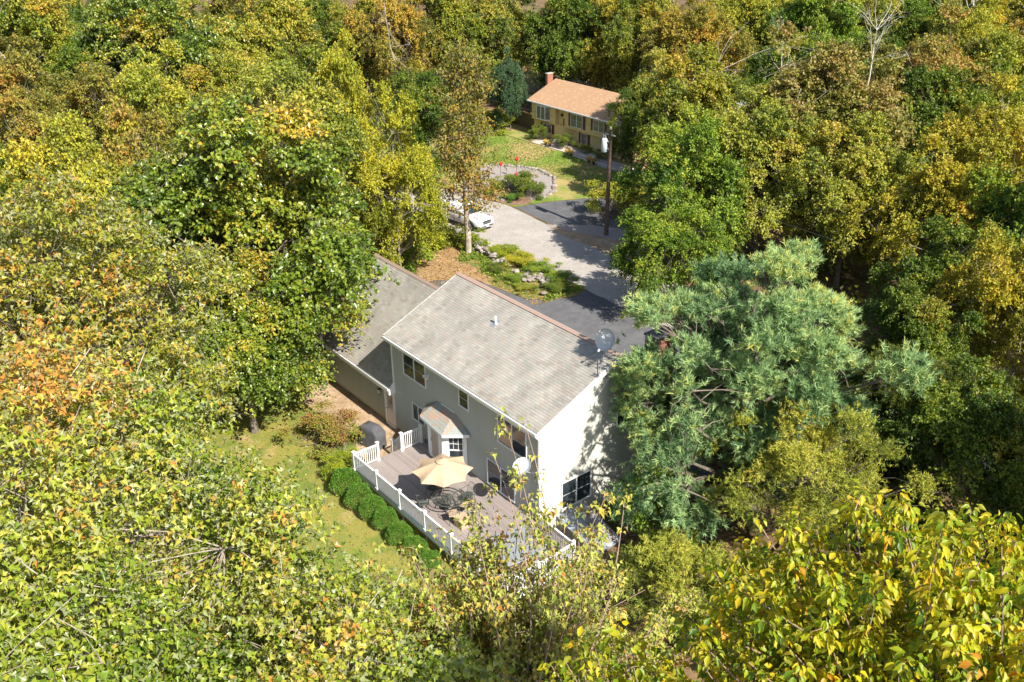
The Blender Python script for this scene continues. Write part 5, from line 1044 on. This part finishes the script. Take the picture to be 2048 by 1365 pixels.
# needle trees
def needles(rng, tp, ax, per, ln, wd, tone, m, spread=.75, name='crown'):
    n = len(tp); ti = np.repeat(np.arange(n), per); N = len(ti)
    d = unit(ax[ti]+rng.normal(size=(N, 3))*spread); T = (np.array([(0, -.5, 0), (0, .5, 0), (1, 0, 0.)]), np.array([(0, 1, 2)]))
    T = (np.array([(0, -wd/ln, 0), (.0, wd/ln, 0), (1, 0, 0)]), T[1])
    return leaves(name, tp[ti]+ax[ti]*rng.uniform(-.5, .5, N)[:, None]*ln*.9, d, rng.normal(size=(N, 3)), ln*rng.uniform(.8, 1.15, N), tone[ti]+rng.normal(0, .06, N), T, m)
def pine(name, label, x, y, zc, R, H, m, seed, nt, per, ln, wd, nl=30, extra=None, lobe=.30, lean=(0, 0), r0=.3, mode='crown', lobes=None, cat='tree', bottom=-.75, up=.5, tone0=0.0, spread=.75, keep=None, ntf=3, spray=(.3, .8)):
    rng = np.random.default_rng(seed); t = thing(name, label, cat, (x, y, 0))
    if extra:
        L0 = crown_pts(rng, R, H, nl, 10, 1, .12, lobe, bottom=bottom)[4]; lobes = [tuple(l) for l in L0]+[tuple(l) for l in extra]
    pos, d, tone, ti, L, tp = crown_pts(rng, R, H, nl, nt, ntf, .06, lobe, bottom=bottom, up=up, flat=.45, core=.45, lobes=lobes, spray=spray)
    tp = np.repeat(tp, ntf, axis=0)
    if keep is not None:
        kk = keep(pos[:, 0]+x, pos[:, 1]+y, pos[:, 2]+zc); pos, d, tone, tp = pos[kk], d[kk], tone[kk], tp[kk]; L = [l for l in L if keep(np.array([l[0]+x]), np.array([l[1]+y]), np.array([l[2]+zc]))[0]]
    ax = unit(d*.8+np.array([0, 0, .55])+rng.normal(size=d.shape)*.3)
    c = link('crown', needles(rng, pos, ax, per, ln, wd, tone+tone0, m, spread), t); c.location = (0, 0, zc); c['kind'] = 'stuff'
    u = link('trunk', limb_mesh(rng, 'trunk', bark, L, tp, zc, r0, twigs=3.0), t); u.location = (0, 0, zc); return t
pine('white_pine', 'large blue green white pine beside the end wall of the grey house', 3.7, 9.1, 7.0, 6.3, 6.4, LM['pine'], 5, 6600, 14, .26, .019, nl=90, lobe=.18, bottom=-.95, tone0=-.03, spread=.6, ntf=4, spray=(.35, .95), extra=[[1.8, -5.9, 2.0, .55], [2.3, -6.5, 1.0, .5], [1.5, -5.5, 3.5, .6], [2.1, -6.7, -.5, .55], [2.6, -7.4, -1.6, .5], [-1.2, -5.0, 3.7, .6], [-2.2, -4.0, 3.4, .8], [-2.6, -2.6, 3.0, .9], [-3.0, .6, 2.0, 1.1], [-2.4, -4.2, -1.0, 1.0], [-1.9, -4.6, .8, 1.0], [-6.07, -3.18, 2.26, 0.8], [-4.71, -3.02, 1.43, 0.9], [-3.1, -5.23, -0.46, 0.9], [-2.9, -6.79, -1.82, 0.75], [-1.55, -5.82, -2.06, 1.1], [-0.33, -6.65, -3.65, 1.0], [-1.47, -7.06, -3.05, 0.8], [1.85, -5.28, -3.83, 1.1]], keep=lambda X, Y, Z: ~((X < .55) & (Y < 9.6) & (Z < 8.4)) & ~((X < 1.1) & (Y > 5.9) & (Y < 7.7) & (Z > 5)) & ~((Y < 3.6) & (X < 3.0)) & ~((X < -.6) & (Z > 5)))
pine('cedar', 'yellow green cedar with bare grey trunk showing, in front of the pine', 8.3, 7.2, 5.0, 3.9, 3.4, LM['cedar'], 6, 5200, 8, .15, .015, nl=46, lobe=.16, bottom=-.6, r0=.16, spread=1.0)
pine('cedar', 'small olive cedar in shade beside the cellar bulkhead', 7.6, .3, 2.4, 2.0, 2.1, LM['cedar'], 7, 1700, 9, .14, .014, nl=14, lobe=.3, r0=.1, tone0=-.1, spread=1.0)
pine('cedar', 'small cedar below the large yellow green cedar, right of the bulkhead cedar', 10.8, 1.4, 2.6, 2.3, 2.3, LM['cedar'], 8, 2200, 9, .14, .014, nl=16, lobe=.3, r0=.1, tone0=-.08, spread=1.0)
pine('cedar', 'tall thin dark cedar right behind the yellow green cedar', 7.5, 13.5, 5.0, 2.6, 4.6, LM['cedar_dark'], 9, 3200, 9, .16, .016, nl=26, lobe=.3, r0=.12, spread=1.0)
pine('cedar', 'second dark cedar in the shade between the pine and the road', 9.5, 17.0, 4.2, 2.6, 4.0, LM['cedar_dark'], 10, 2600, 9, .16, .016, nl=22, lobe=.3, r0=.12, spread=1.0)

# broadleaf understory around the pine foot
PR['bush'] = proto('bush', 51, None, spray=(.08, .25), R=1, H=.9, zc=.8, nl=12, nt=420, lpt=10, tr=.09, size=.10, lobe=.42, droop=.2, m=LM['bright_green'], r0=.04, bottom=-.7)
PR['bush2'] = proto('bush', 52, None, spray=(.06, .2), R=1, H=.9, zc=.8, nl=16, nt=900, lpt=10, tr=.07, size=.062, lobe=.38, droop=.2, m=LM['bright_green'], r0=.04, bottom=-.7)
def bush(pk, x, y, top, R, mk, label, group=None, name='shrub'): return tree(pk, x, y, top, R, mk, label, group, None, 'shrub', name)
bush('bush2', 3.2, 4.2, 3.6, 1.7, 'bright_green', 'dark green shrub tree against the end wall right of the gable windows')
bush('bush2', 5.3, 2.9, 2.2, 1.4, 'dark_green', 'low dark shrub in shade behind the cellar bulkhead')
bush('bush2', 1.6, 13.4, 3.0, 1.5, 'oak_brown', 'bronze shrub at the front corner of the grey house near the chimney')
# burning bush, yellow shrub and clipped boxwoods by the deck
t = bush('bush2', -13.5, -3.45, 1.75, 2.15, 'burning', 'wide burning bush turning purple red beside the covered grill'); t.scale = (1.75, 1.7, 1.0); t.rotation_euler = (0, 0, .3)
bush('bush2', -10.3, -4.5, 1.15, .95, 'lime', 'bright lime yellow shrub at the deck corner between burning bush and boxwoods')
bx = [(-8.75, -5.15, 1.35, .86), (-7.35, -5.2, 1.22, .80), (-6.2, -5.15, 1.12, .72), (-5.15, -5.1, 1.05, .68), (-3.9, -5.15, .92, .72), (-2.7, -5.1, .85, .66), (-1.5, -5.1, .8, .6), (4.0, -3.6, .8, .6)]
bl = ['largest clipped boxwood at the left end of the row under the deck railing', 'second boxwood ball from the left end of the deck row', 'third boxwood from the left, in the middle of the sunny row', 'fourth boxwood from the left in the deck row', 'fifth boxwood in the row, partly behind maple twigs', 'sixth boxwood in the row, lower and half hidden', 'last boxwood of the front row, mostly hidden by maple leaves', 'low boxwood at the hot tub end of the deck']
rngb = np.random.default_rng(9); nbx = 9000
dv = unit(rngb.normal(size=(nbx, 3))); dv[:, 2] = np.abs(dv[:, 2])*1.0-.25*(rngb.random(nbx) < .4); dv = unit(dv); bump_ = 1+.05*np.sin(dv[:, 0]*9+1)+.05*np.sin(dv[:, 1]*8)+.04*np.sin(dv[:, 2]*11)
pb = dv*(bump_*rngb.uniform(.82, 1.03, nbx))[:, None]
bme = leaves('foliage', pb, unit(dv+rngb.normal(size=(nbx, 3))*.6), unit(dv*.6+rngb.normal(size=(nbx, 3))*.6), .062*rngb.uniform(.7, 1.3, nbx), .45+rngb.normal(0, .2, nbx), T_RH, LM['boxwood'])
stem_me = MB().tube([(0, 0, -.6), (0, 0, .2)], .04, 5).tube([(0, 0, -.4), (.3, .2, .3)], .02, 4).tube([(0, 0, -.4), (-.3, .1, .3)], .02, 4).mesh('stem', bark)
for (x, y, h, r), l in zip(bx, bl):
    t = thing('boxwood', l, 'shrub', (x, y, 0), rs.uniform(0, 6), 'clipped boxwoods along the deck'); t.scale = (r*.86, r*.82, h*.62)
    c = link('foliage', bme, t); c.location = (0, 0, .62); c['kind'] = 'stuff'; s = link('stem', stem_me, t); s.location = (0, 0, .62)
# shrubs before the road and on the island
for a in [('bush', -20.4, -3.2, 3.0, 2.4, 'oak_green', 'low green bush added to fill the shade at the foot of the oak by the garage'), ('bush', -23.4, -1.6, 2.6, 2.4, 'dark_green', 'dark bush added to fill the deep shade left of the garage corner'), ('bush', -33.2, 14.9, 2.4, 2.2, 'lime', 'broad yellow green sumac like shrub left of the island litter'), ('bush', -35.4, 16.6, 2.0, 2.0, 'lime', 'yellow green shrub behind the broad one, below the pickup'),  # first two bushes are added to fill the dark shade beside the garage
          ('bush', -31.6, 12.6, 2.6, 2.0, 'bright_green', 'bright green shrub just behind the garage roof ridge'), ('bush', -37.2, 13.8, 2.8, 2.3, 'yellow_green', 'tall yellow shrub under the bright birch'),
          ('bush', -34.2, 18.3, 1.5, 1.5, 'olive_light', 'olive shrub at the foot of the slim brown tree, left side'), ('bush', -32.3, 19.6, 1.3, 1.3, 'lime', 'low lime shrub by the front wheel of the pickup'),
          ('bush2', -28.6, 20.3, .8, 1.3, 'lime', 'yellow ground plants between rubble wall and road'), ('bush2', -26.4, 20.3, .8, 1.4, 'yellow_green', 'yellow flowering plants along the road edge of the island'),
          ('bush2', -24.2, 20.4, .7, 1.2, 'bright_green', 'green plants beside the road right of the rubble wall'), ('bush2', -22.0, 20.4, .7, 1.1, 'bright_green', 'green plant clump at the road edge behind the pale rocks'), ('bush2', -21.0, 18.9, .6, 1.0, 'dark_green', 'dark green clump at the rounded tip of the island'),
          ('bush2', -24.4, 17.8, .5, .9, 'bright_green', 'small grassy clump on the house side of the pale rocks'), ('bush2', -26.6, 18.0, .6, .8, 'dark_green', 'dark little shrub below the rubble wall'), ('bush2', -22.4, 17.4, .4, .8, 'olive_light', 'low olive clump near the driveway edge of the island'),
          ('bush2', -42.1, 29.9, 1.2, 1.0, 'lime', 'round lime green shrub beside the mailbox'), ('bush2', -40.4, 31.4, 1.8, 1.7, 'dark_green', 'largest dark shrub in the rock garden'), ('bush2', -38.6, 31.2, 1.3, 1.3, 'dark_green', 'dark shrub at the right end of the rock garden'),
          ('bush2', -41.6, 33.2, 1.3, .8, 'oak_brown', 'small bronze tree like shrub in the middle of the rock garden'), ('bush2', -39.3, 29.2, .5, .9, 'boxwood', 'low green mound at the front of the rock garden'), ('bush2', -41.4, 28.6, .4, .6, 'boxwood', 'small pale green tuft before the mailbox mulch'),
          ('bush2', -53.3, 44.6, 1.6, 1.1, 'dark_green', 'dark green shrub left of the yellow house steps'), ('bush2', -49.2, 44.5, 1.5, 1.2, 'dark_green', 'feathery dark shrub right of the yellow house steps'), ('bush2', -46.2, 44.9, .9, .7, 'olive_light', 'small olive shrub under the yellow house windows'),
          ('bush2', -43.2, 44.8, 1.1, .9, 'olive_light', 'olive shrub near the right end of the yellow house'), ('bush', -60.5, 42.5, 1.0, 2.6, 'lime', 'bright lime ground plants at the left end of the sunny lawn'), ('bush', -62.5, 45.3, 1.4, 2.4, 'lime', 'lime green plants before the weathered fence'),
          ('bush2', -29.4, 37.4, 2.6, 2.4, 'olive_yellow', 'olive yellow low tree behind the utility pole'), ('bush2', -30.6, 33.4, 2.8, 2.2, 'olive_yellow', 'yellowish branch mass over the far driveway, left of the pole')]: bush(*a)
# potted yellow mums along the path
pm = leafmat('mum_yellow', [(.3, (.16, .2, .02)), (.5, (.6, .36, .02)), (.9, (.7, .42, .03))], None, .6, .2)
rm = np.random.default_rng(4); n_ = 260; dm = unit(rm.normal(size=(n_, 3))); dm[:, 2] = np.abs(dm[:, 2])
mume = leaves('flowers', dm*.26+np.array([0, 0, .3]), unit(dm+rm.normal(size=(n_, 3))*.5), dm+.01, .10, .35+.5*dm[:, 2]+rm.normal(0, .1, n_), T_RH, pm)
potm = MB().lathe([(.10, 0), (.16, .28), (.18, .3), (.15, .3)], 12).mesh('pot', mat('dark_pot', (.05, .04, .04), .6))
for i, (x, y) in enumerate([(-51.2, 43.75), (-50.4, 43.65), (-46.9, 43.1), (-46.2, 42.95), (-43.3, 42.8), (-42.5, 42.7)]):
    t = thing('potted_mum', ['leftmost', 'second', 'third', 'fourth', 'fifth', 'rightmost'][i]+' of the six pots of yellow flowers along the path', 'flower pot', (x, y, .03), 0, 'potted yellow flowers along the path'); link('pot', potm, t); link('flowers', mume, t)['kind'] = 'stuff'

# ------------------------------------------------------------------ near trees
def near_crown(t, rng, lobes, centre, nt, lpt, tr, size, tmpl, m, tonek=0.0, droop=.5, trunk_r=.2, bk=bark, twigs=5.0, up=.35, flip=.14, spray=(.4, 1.2)):
    pos, d, tone, ti, L, tp = crown_pts(rng, 1, 4, 0, nt, lpt, tr, lobes=lobes, up=up, flat=.7, spray=spray)
    N = len(pos); ax = unit(d*.5+rng.normal(size=(N, 3))*.75+np.array([0, 0, -droop])); nr = up_normals(rng, d, .55, flip)
    c = link('crown', leaves('crown', pos, ax, nr, size*rng.uniform(.65, 1.2, N), tone+tonek, tmpl, m), t); c.location = (0, 0, centre); c['kind'] = 'stuff'
    u = link('trunk', limb_mesh(rng, 'trunk', bk, L, tp, centre, trunk_r, twigs=twigs), t); u.location = (0, 0, centre)
def lobes_in(rng, R, H, n, lr, bottom=-.5):
    L = []
    for i in range(n):
        u = bottom+(1-bottom)*(i+.5)/n; a = i*2.39996+rng.uniform(-.3, .3); s = math.sqrt(max(0, 1-u*u)); q = rng.uniform(.5, .85)
        L.append((s*math.cos(a)*R*q, s*math.sin(a)*R*q, u*H*q, lr*rng.uniform(.7, 1.2)))
    L.append((0, 0, 0, lr*1.4)); return L
def near_tree(name, label, base, centre_z, lobes, **kw):
    t = thing(name, label, 'tree', (base[0], base[1], 0)); near_crown(t, np.random.default_rng(kw.pop('seed')), lobes, centre_z, **kw); return t
rg1 = np.random.default_rng(101)
near_tree('maple_tree', 'red maple with orange tips at the left edge, behind the nearest maple', (-8.2, -17.6), 12.6, lobes_in(rg1, 7.8, 6.4, 40, 1.8), seed=102, nt=3300, lpt=18, tr=.17, size=.19, tmpl=T_KT, m=LM['maple_far'], tonek=.04, trunk_r=.28)
near_tree('maple_tree', 'large pale green maple filling the lower left, leaves with silver undersides', (8.6, -22.3), 14.3, lobes_in(rg1, 6.6, 5.6, 44, 1.5)+[(3.3, 4.6, -.6, 1.0), (3.9, 3.8, -1.6, 1.0), (2.6, 4.9, .4, 1.1), (1.2, 5.6, .6, 1.1), (3.6, 5.2, -2.4, .9)], seed=103, nt=4800, lpt=18, tr=.14, size=.145, tmpl=T_KT, m=LM['maple'], tonek=.07, trunk_r=.26, bk=bark_pale, twigs=7)
near_tree('maple_tree', 'nearest maple in the bottom left corner with the largest leaves', (18.6, -24.0), 17.0, lobes_in(rg1, 3.6, 2.9, 16, 1.2), seed=104, nt=1200, lpt=12, tr=.12, size=.15, spray=(.3, .8), tmpl=T_M3, m=LM['maple'], tonek=0, trunk_r=.18, bk=bark_pale, twigs=6)
near_tree('maple_tree', 'maple top at the bottom edge left of the thin leaved tree', (15.2, -17.9), 13.4, lobes_in(rg1, 2.9, 3.0, 20, .95), seed=105, nt=1900, lpt=12, tr=.12, size=.125, tmpl=T_M3, spray=(.3, .9), m=LM['maple'], tonek=.07, trunk_r=.14, bk=bark_pale, twigs=6)
# thin leaved tree: many upright shoots in front of the deck
def shoot_tree(label, hub, tips, base, seed, m, size, tmpl, lpt=7, step=.24, side=.9, bk=twig_pink, r=.035, start=.25, name='tree', tonek=0.0, droop=.5, tr=.13, sparse=0):
    rng = np.random.default_rng(seed); t = thing(name, label, 'tree', (base[0], base[1], 0)); o = Vector((base[0], base[1], 0)); mb = MB(); tp = []; hub = Vector(hub)-o
    mb.tube([Vector((0, 0, 0)), hub*.5+Vector((.2, .1, 0)), hub], [.16, .13, .09], 7)
    def sh(a, b, r0, lev, dens=1.0):
        L = (b-a).length; n = max(3, int(L/.5)); bend = Vector(rng.normal(size=3))*.08*L; P = [a.lerp(b, i/n)+bend*math.sin(math.pi*i/n)+Vector((0, 0, -.06*L*math.sin(math.pi*i/n))) for i in range(n+1)]
        mb.tube(P, [r0*(1-.8*i/n) for i in range(n+1)], 5 if lev == 0 else 3, False)
        s = start*L if lev == 0 else .05*L
        while s < L:
            i = s/L*n; p = P[int(i)].lerp(P[min(n, int(i)+1)], i-int(i)); dd = (b-a).normalized()
            if lev == 0 and rng.random() < .75*dens:
                v = (dd*.9+Vector(rng.normal(size=3))*.75).normalized()*side*rng.uniform(.4, 1.1)*(1.15-s/L*.6); sh(p, p+v, r0*.4, 1)
            elif lev or rng.random() < dens: tp.append((*p, s/L))
            s += step*rng.uniform(.7, 1.4)*(1.3 if lev == 0 else .7)
        tp.append((*P[-1], 1.0))
    for qi, q in enumerate(tips): sh(hub+Vector(rng.normal(size=3))*.25, Vector(q)-o, r, 0, .30 if qi < sparse else 1.0)
    obj('trunk', mb, bk, t); tp = np.array(tp); ti = np.repeat(np.arange(len(tp)), lpt); N = len(ti)
    d = unit(rng.normal(size=(N, 3))*np.array([1, 1, .5])); pos = tp[ti, :3]+d*rng.uniform(.3, 1, N)[:, None]*tr
    me = leaves('crown', pos, unit(d*.9+np.array([0, 0, -droop])), unit(np.array([0, 0, .8])+rng.normal(size=(N, 3))*.45), size*rng.uniform(.6, 1.2, N), .42+tonek+.16*tp[ti, 3]+rng.normal(0, .12, len(tp))[ti]+rng.normal(0, .10, N), tmpl, m)
    c = link('crown', me, t); c['kind'] = 'stuff'; return t
tips = [[14.03, -12.85, 18.02], [13.01, -11.41, 16.71], [13.31, -12.57, 16.61], [13.08, -11.55, 15.53], [15.62, -11.33, 16.27], [15.54, -10.72, 15.76], [16.0, -12.17, 15.94], [12.19, -13.43, 14.29], [13.94, -15.18, 15.56], [13.31, -13.21, 15.52], [12.79, -15.21, 15.12], [12.35, -15.74, 14.58], [15.82, -10.2, 13.18], [16.19, -9.88, 12.52], [16.57, -11.85, 15.0], [14.49, -12.07, 15.0], [13.56, -13.71, 14.29], [14.38, -13.23, 14.96], [15.49, -12.08, 14.54], [13.5, -16.64, 14.5], [17.85, -10.97, 13.37], [13.49, -14.48, 13.82], [14.7, -12.67, 13.79]]
rt_ = np.random.default_rng(8)
tips += [[p[0]+rt_.normal()*.7, p[1]+rt_.normal()*.7, p[2]-rt_.uniform(.8, 2.2)] for p in tips[7:]*4]
tips += [[14.9+rt_.normal()*1.5, -14.6+rt_.normal()*1.3, 13.0+rt_.normal()*.6] for i in range(95)]
tips += [[14.39, -13.78, 15.5], [15.96, -13.1, 15.92], [14.22, -14.84, 15.2], [14.5, -13.92, 14.48], [15.46, -11.3, 15.09], [13.24, -13.45, 14.38], [14.73, -12.49, 14.54], [13.64, -14.2, 14.69], [13.22, -12.54, 15.55], [14.19, -12.34, 14.19], [15.87, -12.38, 14.75], [14.82, -10.9, 14.59], [16.18, -11.81, 16.69], [14.5, -14.01, 14.61], [15.0, -12.13, 15.67], [14.23, -12.86, 15.44], [15.0, -12.36, 14.21], [15.4, -10.6, 13.67], [14.37, -11.32, 15.29], [16.23, -11.24, 14.42], [14.58, -11.24, 15.24], [15.66, -13.01, 16.51], [16.8, -12.47, 15.24], [16.17, -12.21, 16.12]]
shoot_tree('thin airy maple with reddish twigs in front of the hot tub end of the deck', (16.6, -14.6, 11.4), tips, (17.0, -14.8), 201, LM['thin_maple'], .13, T_KT, lpt=6, step=.22, side=.8, r=.03, sparse=8)
# large leaved tree in the lower right
bt = []
rt2_ = np.random.default_rng(12)
for i in range(110):
    a = i*2.4; q = math.sqrt((i+.5)/110); bt.append([24.2+2.75*q*math.cos(a), -15.1+2.75*q*math.sin(a), 21.95-1.8*q*q+rt2_.normal()*.22])
for i in range(50):
    a = i*2.4; q = 1.0+.15*rt2_.random(); bt.append([24.2+2.7*q*math.cos(a), -15.0+2.3*q*math.sin(a), 19.6-1.6*rt2_.random()])
shoot_tree('large leaved yellow green tree filling the lower right corner', (24.6, -15.1, 18.6), bt, (24.8, -15.2), 203, LM['big_leaf'], .108, T_EL, lpt=10, step=.15, side=.55, r=.022, start=.35, tonek=-.08, droop=.7, tr=.12)
bt2 = [[21.9+1.0*math.sqrt((i+.5)/26)*math.cos(i*2.4), -17.2+1.0*math.sqrt((i+.5)/26)*math.sin(i*2.4), 20.1-.6*(i/26)] for i in range(26)]
shoot_tree('smaller large leaved treetop at the bottom edge left of the corner tree', (22.2, -17.4, 18.3), bt2, (22.3, -17.4), 204, LM['big_leaf'], .125, T_EL, lpt=6, step=.18, side=.4, r=.018, start=.35, tonek=-.08, droop=.7, tr=.12)


# ------------------------------------------------------------------ litter, tufts and undergrowth
def scatter(name, label, n, xr, yr, zf_, size, m, seed, keep, tmpl=T_RH, tone=(.5, .2), upk=1.2, ground=True):
    rng = np.random.default_rng(seed); p = np.column_stack([rng.uniform(*xr, n), rng.uniform(*yr, n), np.zeros(n)]); p = p[keep(p[:, 0], p[:, 1])]; N = len(p)
    p[:, 2] = zf_(rng, p, N); d = unit(rng.normal(size=(N, 3))*np.array([1, 1, .25 if ground else 1.0]))
    o = link(name, leaves(name, p, d, unit(np.array([0, 0, upk])+rng.normal(size=(N, 3))*.4), size*rng.uniform(.6, 1.3, N), rng.normal(tone[0], tone[1], N), tmpl, m))
    tag(o, label, None, None, 'stuff'); return o
lit = leafmat('fallen_leaf', [(.1, (.12, .07, .04)), (.4, (.26, .15, .07)), (.7, (.38, .23, .11)), (.95, (.48, .36, .2))], None, .8, .1)
blade = leafmat('grass_blade', [(.1, (.06, .10, .02)), (.45, (.15, .20, .035)), (.75, (.30, .28, .07)), (.95, (.42, .32, .15))], None, .7, .3)
cosn = lambda x, y: np.sin(x*.9+1.3*np.sin(y*.7))+np.sin(y*1.1+x*.35)
scatter('fallen_leaves', 'fallen brown leaves strewn on the lawn behind the garage', 2400, (-34, 2), (-16, -.4), lambda r, p, n: r.uniform(.01, .04, n), .11, lit, 61, lambda x, y: ~((x > -9.4) & (y > -4.6)))
scatter('fallen_leaves', 'orange brown litter of needles and leaves on the driveway island', 6000, (-33, -19.5), (12, 20.6), lambda r, p, n: r.uniform(.02, .06, n), .14, lit, 62, lambda x, y: (y < 20.6) & (x < -19.8-.0*y) & ((y > 16.3) | (x < -27)))
scatter('fallen_leaves', 'brown leaves blown along the driveway and road edges', 900, (-34, -6), (9.5, 27), lambda r, p, n: r.uniform(.022, .03, n), .10, lit, 63, lambda x, y: cosn(x, y) > .9)
scatter('fallen_leaves', 'rust brown leaves caught on the cellar bulkhead', 260, (.2, 2.5), (1.7, 2.65), lambda r, p, n: .86-.2705*p[:, 0], .075, leafmat('rust_leaf', [(.1, (.16, .05, .03)), (.9, (.34, .13, .08))], None, .7, .1), 64, lambda x, y: np.sin(x*5+3*np.sin(y*7))+np.sin(y*9+x*2) > .2)
gk = lambda x, y: ~((x > -9.6) & (y > -4.8) & (x < 4)) & ~((y > -3.0) & (x < -9.0) & (x > -19.8))
scatter('grass_tufts', 'short dry grass blades of the back lawn', 30000, (-36, 4), (-16, 2), lambda r, p, n: r.uniform(.0, .02, n), .085, blade, 65, lambda x, y: gk(x, y) & ((x < -20.2) | (y < -.1)), T_RH, (.52, .22), .5, False)
scatter('grass_tufts', 'short green grass blades of the neighbour lawn', 26000, (-64, -37), (28.5, 45.5), lambda r, p, n: r.uniform(.02, .04, n), .13, blade, 66, lambda x, y: ~((x > -49) & (y < 37.5) & (y < 45+x*.2)) & (y < 43), T_RH, (.42, .2), .5, False)
scatter('grass_tufts', 'grass and weeds between the stones of the island', 14000, (-32, -19.8), (17, 20.9), lambda r, p, n: r.uniform(.02, .16, n), .15, LM['bright_green'], 67, lambda x, y: cosn(x*2, y*2) > -.3, T_RH, (.5, .2), .3, False)
scatter('grass_tufts', 'grass in the shade between deck end and cedars', 9000, (0.3, 9), (-8, .8), lambda r, p, n: r.uniform(.0, .05, n), .12, LM['bright_green'], 68, lambda x, y: ~((x < 3.2) & (y > -4.6)), T_RH, (.45, .2), .4, False)
rn = np.random.default_rng(70)
def forest_keep(x, y):
    k = ~((y > 17.5) & (y < 30) & (x > -70)) & ~((x > -65) & (x < -27) & (y > 26) & (y < 58)) & ~((x > -36) & (x < 9) & (y > -19) & (y < 18))
    dx, dy = x-CAM[0], y-CAM[1]; dd = np.hypot(dx, dy); ang = np.arctan2(dy, dx); c0 = math.atan2(fw[1], fw[0]); da = np.abs((ang-c0+math.pi) % (2*math.pi)-math.pi)
    return k & (da < .62) & (dd < 150) & (dd > 20)
def blobs(r, p, n): return np.clip(1.4*(np.sin(p[:, 0]*.8+2*np.sin(p[:, 1]*.5))+np.sin(p[:, 1]*.9+p[:, 0]*.3)), 0.05, 3)*r.uniform(.2, 1, n)
scatter('undergrowth', 'green and brown undergrowth covering the forest floor', 90000, (-150, 60), (-40, 130), blobs, .42, LM['oak_olive'], 71, forest_keep, T_RH, (.5, .2), .9, False)
scatter('undergrowth', 'bright green saplings and ferns in the forest', 50000, (-150, 60), (-40, 130), blobs, .36, LM['bright_green'], 72, lambda x, y: forest_keep(x, y) & (cosn(x*.5, y*.5) > .6), T_RH, (.5, .2), .9, False)
